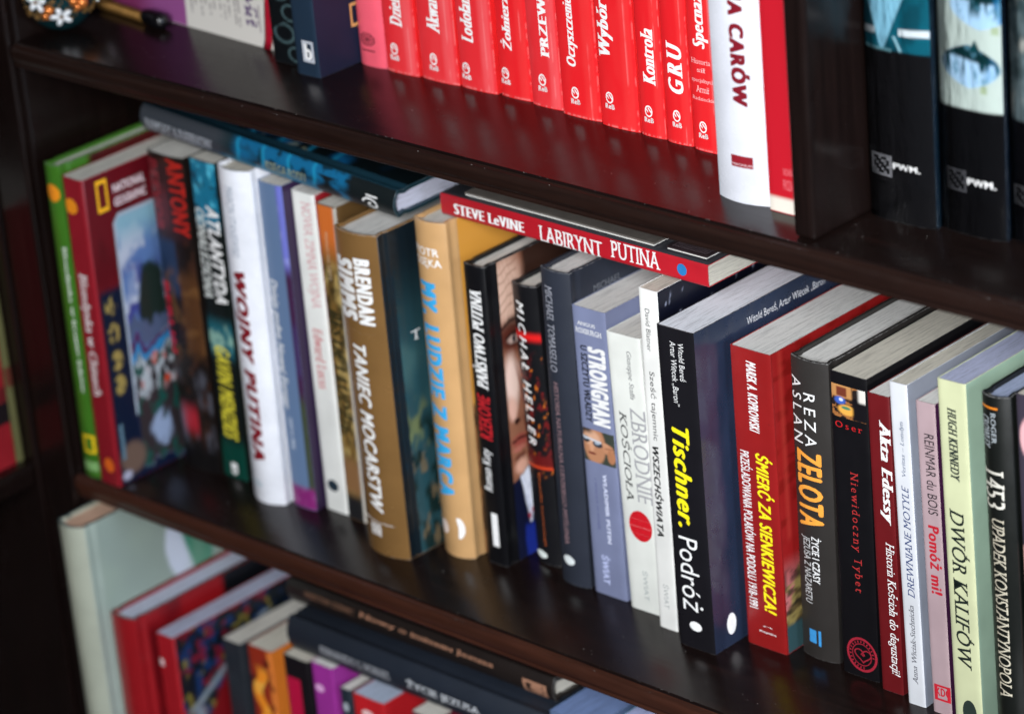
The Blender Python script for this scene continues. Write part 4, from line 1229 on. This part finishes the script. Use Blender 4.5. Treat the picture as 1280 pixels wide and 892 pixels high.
    # lettering
    for body_t, d, (u0, u1, v0, v1), col, style in texts:
        V, Fc, bx = text_geom(body_t, style)
        sx, sy = bx[1] - bx[0], bx[3] - bx[2]
        surf = 's'
        if d[0] == 'c':
            surf, d = 'c', d[1:]
            A0, A1, B0, B1 = u0, u1, v0, v1
        else:
            A0, A1, B0, B1 = u0 * w, u1 * w, v0 * h, v1 * h
            A0, A1 = max(A0, 0.02 * w), min(A1, 0.98 * w)
        if d == 'd':
            fit = lambda v: (A0 + (A1 - A0) * (v[1] - bx[2]) / sy, B1 - (B1 - B0) * (v[0] - bx[0]) / sx)
        elif d == 'u':
            fit = lambda v: (A1 - (A1 - A0) * (v[1] - bx[2]) / sy, B0 + (B1 - B0) * (v[0] - bx[0]) / sx)
        else:
            fit = lambda v: (A0 + (A1 - A0) * (v[0] - bx[0]) / sx, B0 + (B1 - B0) * (v[1] - bx[2]) / sy)
        o = place_flat(V, Fc, 'lettering', ink_mat(col), root, surf, fit, sp, h, 0.00016)
        o['kind'] = 'stuff'
    for kind, s, (u0, u1, v0, v1), col in marks:
        V, Fc = mark_geom(kind)
        if s == 'c':
            A0, A1, B0, B1 = u0, u1, v0, v1
        else:
            A0, A1, B0, B1 = u0 * w, u1 * w, v0 * h, v1 * h
            A0, A1 = max(A0, 0.015 * w), min(A1, 0.985 * w)
        fit = lambda v: (A0 + (A1 - A0) * v[0], B0 + (B1 - B0) * v[1])
        place_flat(V, Fc, 'emblem', ink_mat(col), root, s, fit, sp, h, 0.00014 if kind in ('disc', 'square', 'bar') else 0.0002)
    if wrap:
        V = [(x + (0.0006 if x > w / 2 else -0.0006), y - 0.0007, z) for z in (0.0004, h + 0.0006) for x, y in outer]
        Fc = [(i, i + 1, N + i + 1, N + i) for i in range(N - 1)]
        link('clear_sleeve', mesh_from('clear_sleeve', V, Fc, True), film_mat(), root)
    return root


# ------------------------------------------------------------------ the bookcase
wood_x = wood_mat(axis='x')
wood_z = wood_mat(axis='z', rough=0.2)
wood_y = wood_mat(axis='y')
case = empty('bookcase', (0.45, 0.13, -0.36), 'dark espresso lacquered bookcase whose moulded shelves carry all the upright books', 'bookcase')
off = Vector((-0.45, -0.13, 0.36))


def shelf(z, x0, x1, parent, off, edge, name='shelf'):
    prof = [(0.262, 0.0), (0.0030, 0.0), (0.0021, -0.0002), (0.0016, -0.0008), (0.0016, -0.0016), (0.0012, -0.0020), (0.0004, -0.0022),
            (-0.0008, -0.0026), (-0.0019, -0.0038), (-0.0024, -0.0056), (-0.0025, -0.0080), (-0.0022, -0.0106), (-0.0015, -0.0126), (-0.0005, -0.0136),
            (-0.0003, -0.0145), (-0.0007, -0.0152), (-0.0008, -0.0162), (-0.0003, -0.0172), (0.0008, -0.0178), (0.262, -0.0180)]
    m = len(prof)
    nx = 40
    V, Fc = [], []
    rnd = random.Random(int(z * 100) + 3)
    for i in range(nx + 1):
        x = x0 + (x1 - x0) * i / nx
        for y, zz in prof:
            V.append((x + off.x, y + off.y, z + zz + off.z))
    for i in range(nx):
        for j in range(m):
            a, b2 = i * m + j, i * m + (j + 1) % m
            Fc.append((a, b2, b2 + m, a + m))
    Fc.append(tuple(range(m)))
    Fc.append(tuple(reversed(range(nx * m, nx * m + m))))
    me = mesh_from(name, V, Fc)
    bm = bmesh.new()
    bm.from_mesh(me)
    bmesh.ops.recalc_face_normals(bm, faces=bm.faces[:])
    for f in bm.faces:
        f.smooth = True
    for e in bm.edges:
        if len(e.link_faces) == 2 and e.calc_face_angle(0) > 0.9:
            e.smooth = False
    bm.to_mesh(me)
    bm.free()
    o = link(name, me, wood_x, parent)
    # the moulded front is a separate, redder strip of wood
    me.materials.append(edge)
    for p in me.polygons:
        if p.center.y - off.y < 0.0015 and p.center.z - off.z - z < -0.0018:
            p.material_index = 1
    return o


for z in (ZT, 0.0, ZL):
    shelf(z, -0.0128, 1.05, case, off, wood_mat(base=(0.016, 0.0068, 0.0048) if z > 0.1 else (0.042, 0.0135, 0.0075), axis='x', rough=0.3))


def part_box(name, x0, x1, y0, y1, z0, z1, mat, parent, off, bevel=0.0015):
    return link(name, box_mesh(name, x0 + off.x, x1 + off.x, y0 + off.y, y1 + off.y, z0 + off.z, z1 + off.z, bevel), mat, parent)


part_box('side_panel', -0.045, -0.0130, 0.0032, 0.27, -0.36, 0.80, wood_z, case, off, 0.003)
part_box('face_stile', -0.049, -0.0150, -0.0035, 0.0030, -0.36, 0.80, wood_z, case, off, 0.002)
part_box('back_panel', -0.0128, 1.05, 0.263, 0.270, -0.36, 0.80, wood_mat(base=(0.006, 0.0032, 0.003), axis='z', rough=0.45), case, off, 0)
part_box('divider', 0.6600, 0.6755, 0.0065, 0.262, ZT + 0.0002, 0.80, wood_z, case, off, 0.0035)

# the neighbouring case, standing at a right angle in the corner
side = empty('corner_bookcase', (-0.17, -0.25, -0.36), 'dark bookcase set at a right angle in the corner on the far left', 'bookcase')
so = Vector((0.17, 0.25, 0.36))
for z in (0.0, ZT, ZL):
    part_box('shelf', -0.30, -0.052, -0.62, -0.0065, z - 0.018, z, wood_y, side, so, 0.003)
part_box('side_panel', -0.30, -0.0505, -0.0060, 0.010, -0.36, 0.80, wood_z, side, so, 0.002)
part_box('back_panel', -0.312, -0.301, -0.62, 0.010, -0.36, 0.80, wood_z, side, so, 0)
part_box('side_panel', -0.30, -0.0505, -0.640, -0.621, -0.36, 0.80, wood_z, side, so, 0.002)


def corner_book(y0, y1, h, color, label, bars=()):
    r = empty('book', (-0.062, y1, 0.0), label, 'book', 'books in the corner bookcase')
    w = y1 - y0
    link('cover', box_mesh('cover', -0.14, 0.0, -w, 0, 0, h, 0.0008), cover_mat(color, 0.4), r)
    link('pages', box_mesh('pages', -0.1385, -0.002, -w + 0.0008, -0.0008, h + 0.00005, h + 0.0006), page_mat('#cfcdc6'), r)
    for z0, z1, c in bars:
        link('printed_band', box_mesh('printed_band', -0.0002, 0.0002, -w + 0.0004, -0.0004, z0, z1), ink_mat(c), r)


corner_book(-0.0135, -0.0075, 0.20, '#5c5a38', 'thin olive book in the corner bookcase, against its upright', [(0.06, 0.075, '#5c2c20')])
corner_book(-0.070, -0.0145, 0.19, '#841820', 'broad dark red book with black bands in the corner bookcase, cut by the frame', [(0.034, 0.050, '#140c10'), (0.05, 0.062, '#5c1418')])

# ------------------------------------------------------------------ dust on the shelf edges
bm = bmesh.new()
rnd = random.Random(11)
for z in (ZT, 0.0):
    for i in range(150):
        x = rnd.random() * 0.95
        y = rnd.choice((0.0016, 0.0019, -0.0008)) + rnd.gauss(0, 0.0002)
        dz = 0.0002 if y > 0.001 else -0.0024
        if rnd.random() < 0.35:
            y, dz = rnd.uniform(0.004, 0.05), 0.0001
        s = rnd.uniform(0.00007, 0.00019)
        bmesh.ops.create_icosphere(bm, subdivisions=1, radius=s, matrix=Matrix.Translation((x, y, z + dz)))
me = bpy.data.meshes.new('dust_specks')
bm.to_mesh(me)
bm.free()
dust = link('dust_specks', me, plain_mat('dust', '#b8b4ae', 0.9))
tag(dust, 'tiny pale dust specks along the moulded shelf edges', 'dust', None, 'stuff')

# ------------------------------------------------------------------ books
for b in BOOKS:
    make_book(**b)

# loose booklets on top of the red lying book
for (x0, x1, y0, y1, c, lab, nr) in ((0.330, 0.490, 0.0785, 0.21, '#6c6660', 'thin grey booklet lying on the red lying paperback, its left half', 0),
                                     (0.500, 0.532, 0.0785, 0.21, '#33282a', 'small ribbed dark booklet lying on the right end of the red lying paperback', 1)):
    z = 0.2580
    r = empty('booklet', (x0, y0, z), lab, 'booklet')
    r.rotation_euler = (0, 0.004, 0)
    link('cover', box_mesh('cover', 0, x1 - x0, 0, y1 - y0, 0.0010, 0.0022, 0.0003), plain_mat('booklet_cover', c, 0.4, 0, 0.3), r)
    link('pages', box_mesh('pages', 0.0006, x1 - x0 - 0.0006, 0.0004, y1 - y0, 0.0, 0.00095), page_mat('#dcdad4'), r)
    if nr:
        for i in range(12):
            link('rib', box_mesh('rib', 0.003 + i * 0.0023, 0.0042 + i * 0.0023, 0.002, 0.05, 0.00225, 0.0026), plain_mat('rib_card', '#4c4044', 0.5), r)

# ------------------------------------------------------------------ the magazine facing forward with its ribbon
ang = math.atan2(0.079 - 0.0871, 0.1741 - 0.0362)
mag = empty('gift_book', (-0.0120, 0.0900, ZT), 'pink and white book turned cover forward, with columns of small print and a ribbon', 'book', None, (0, 0, ang))
MW, MH, MT = 0.1855, 0.21, 0.018
link('cover', box_mesh('cover', 0, MW, 0, 0.0008, 0, MH, 0.0003), cover_mat('#cfcbc4', 0.35), mag)
link('back_cover', box_mesh('back_cover', 0, MW, MT - 0.0008, MT, 0, MH, 0.0003), cover_mat('#8c4c84', 0.35), mag)
link('pages', box_mesh('pages', 0.001, MW - 0.001, 0.00085, MT - 0.00085, 0.0006, MH - 0.001), page_mat('#cfcdc6'), mag)
P = p_magazine()
print_grid(P, 'cover_picture', mag, lambda a, c: (0.0004 + a * (MW - 0.0008), -0.00012, 0.0005 + c * (MH - 0.001)), cover_mat('#ffffff', 0.35, 0.0, 0, 0, True))
V, Fc = [], []
for i in range(25):
    t = i / 24
    z = 0.0005 + t * 0.16
    x = 0.1690 + 0.006 * t + 0.0025 * math.sin(t * 9) + 0.0075 * t ** 0.5
    y = -0.0012 - 0.0012 * math.sin(t * 11) ** 2
    V += [(x - 0.0042, y, z), (x - 0.001, y - 0.0009, z), (x + 0.002, y - 0.0002, z), (x + 0.0042, y - 0.001, z)]
for i in range(24):
    for j in range(3):
        Fc.append((i * 4 + j, i * 4 + j + 1, i * 4 + j + 5, i * 4 + j + 4))
rb = link('ribbon', mesh_from('ribbon', V, Fc, True), plain_mat('satin_ribbon', '#a8142c', 0.28), mag)
sol = rb.modifiers.new('thickness', 'SOLIDIFY')
sol.thickness = 0.0003

# ------------------------------------------------------------------ gold beaded stick with a black cap
stick = empty('beaded_stick', (-0.030, 0.0830, ZT), 'golden beaded stick with a black cap lying before the pink part of the forward-facing book', 'stick', None, (0, 0, math.atan2(0.0713 - 0.0830, 0.092)))
gold = plain_mat('old_gold', '#84602c', 0.4, 0.7, 0.6, 900)
blk = plain_mat('black_plastic', '#0a090c', 0.25)
for i in range(15):
    bm = bmesh.new()
    bmesh.ops.create_uvsphere(bm, u_segments=14, v_segments=9, radius=1, matrix=Matrix.Translation((0.004 + i * 0.0046, 0, 0.0042)) @ Matrix.Diagonal((0.0027, 0.0041, 0.0041, 1)))
    me = bpy.data.meshes.new('bead')
    for f in bm.faces:
        f.smooth = True
    bm.to_mesh(me)
    bm.free()
    link('bead', me, gold, stick)
bm = bmesh.new()
prof = [(0.0712, 0.0), (0.0715, 0.0036), (0.073, 0.0052), (0.080, 0.0060), (0.088, 0.0062), (0.093, 0.0056), (0.0950, 0.0030), (0.0953, 0.0)]
rings = []
for x, r in prof:
    rings.append([bm.verts.new((x, max(r, 1e-5) * math.cos(a), 0.0062 + max(r, 1e-5) * math.sin(a))) for a in [2 * math.pi * k / 16 for k in range(16)]])
for a, b2 in zip(rings, rings[1:]):
    for k in range(16):
        f = bm.faces.new((a[k], a[(k + 1) % 16], b2[(k + 1) % 16], b2[k]))
        f.smooth = True
bmesh.ops.recalc_face_normals(bm, faces=bm.faces[:])
me = bpy.data.meshes.new('cap')
bm.to_mesh(me)
bm.free()
link('cap', me, blk, stick)

# ------------------------------------------------------------------ enamelled egg with flowers
OC = Vector((-0.0035, 0.0380, ZT + 0.0330))
RX, RZ = 0.0270, 0.0330
egg = empty('trinket_egg', (OC.x, OC.y, ZT), 'dark enamelled egg with white flowers, red stone and gold beads at the top left', 'ornament')
EL = Vector((0, 0, 0.0330))


def on_egg(a, t, r=1.0):
    """a: turn from the camera side, t: height angle"""
    d = (cam.location - OC)
    base = math.atan2(d.y, d.x)
    n = Vector((math.cos(base + a) * math.cos(t), math.sin(base + a) * math.cos(t), math.sin(t)))
    return EL + Vector((n.x * RX * r, n.y * RX * r, n.z * RZ * r)), Vector((n.x / RX, n.y / RX, n.z / RZ)).normalized()


bm = bmesh.new()
bmesh.ops.create_uvsphere(bm, u_segments=40, v_segments=26, radius=1, matrix=Matrix.Translation(EL) @ Matrix.Diagonal((RX, RX, RZ, 1)))
for f in bm.faces:
    f.smooth = True
me = bpy.data.meshes.new('shell')
bm.to_mesh(me)
bm.free()
link('shell', me, plain_mat('teal_enamel', '#0c2c30', 0.2), egg)


def frame_at(p, n, spin=0.0):
    q = n.to_track_quat('Z', 'Y').to_matrix().to_4x4()
    return Matrix.Translation(p) @ q @ Matrix.Rotation(spin, 4, 'Z')


white_e = plain_mat('white_enamel', '#e8eaec', 0.25)
for (a, t, r, sp_) in ((-0.62, -0.14, 0.0082, 0.2), (-0.02, -0.50, 0.0082, 0.6), (0.62, 0.04, 0.0080, 1.0), (1.35, -0.2, 0.0086, 0.3)):
    p, n = on_egg(a, t, 1.02)
    fl = bmesh.new()
    M = frame_at(p, n, sp_)
    for k in range(5):
        aa = 2 * math.pi * k / 5
        bmesh.ops.create_uvsphere(fl, u_segments=12, v_segments=8, radius=1, matrix=M @ Matrix.Rotation(aa, 4, 'Z') @ Matrix.Translation((r * 0.56, 0, 0.0008)) @ Matrix.Diagonal((r * 0.44, r * 0.25, 0.0012, 1)))
    for f in fl.faces:
        f.smooth = True
    me = bpy.data.meshes.new('flower')
    fl.to_mesh(me)
    fl.free()
    fo = link('flower', me, white_e, egg)
    cb = bmesh.new()
    bmesh.ops.create_uvsphere(cb, u_segments=10, v_segments=6, radius=r * 0.16, matrix=M @ Matrix.Translation((0, 0, 0.0015)))
    me = bpy.data.meshes.new('flower_centre')
    cb.to_mesh(me)
    cb.free()
    link('flower_centre', me, gold, fo)
# red cabochon in a gold bezel
p, n = on_egg(0.02, 0.28, 1.0)
M = frame_at(p, n)
for nm, rr, hh, mt in (('bezel', 0.0090, 0.0022, gold), ('red_stone', 0.0075, 0.0050, plain_mat('red_stone', '#8c1408', 0.08))):
    bm = bmesh.new()
    bmesh.ops.create_uvsphere(bm, u_segments=24, v_segments=14, radius=1, matrix=M @ Matrix.Diagonal((rr, rr, hh, 1)))
    for f in bm.faces:
        f.smooth = True
    me = bpy.data.meshes.new(nm)
    bm.to_mesh(me)
    bm.free()
    link(nm, me, mt, egg)
copper = plain_mat('copper_bead', '#d07838', 0.2, 0.6)
rnd = random.Random(5)
for (a, t, r) in ((-0.72, 0.42, 0.0036), (-0.34, -0.34, 0.0040), (-0.48, -0.50, 0.003), (0.34, -0.20, 0.0034), (0.58, -0.28, 0.0045), (0.45, -0.36, 0.003), (-0.3, 0.30, 0.003)):
    p, n = on_egg(a, t, 1.0)
    bm = bmesh.new()
    bmesh.ops.create_uvsphere(bm, u_segments=12, v_segments=8, radius=r, matrix=Matrix.Translation(p))
    for f in bm.faces:
        f.smooth = True
    me = bpy.data.meshes.new('bead')
    bm.to_mesh(me)
    bm.free()
    link('bead', me, copper, egg)
bm = bmesh.new()
for i in range(420):
    p, n = on_egg(rnd.uniform(-1.5, 1.6), rnd.uniform(-0.62, 0.9), 1.005)
    bmesh.ops.create_icosphere(bm, subdivisions=1, radius=rnd.uniform(0.0005, 0.0013), matrix=Matrix.Translation(p))
me = bpy.data.meshes.new('filigree')
bm.to_mesh(me)
bm.free()
fg = link('filigree', me, gold, egg)
fg['kind'] = 'stuff'
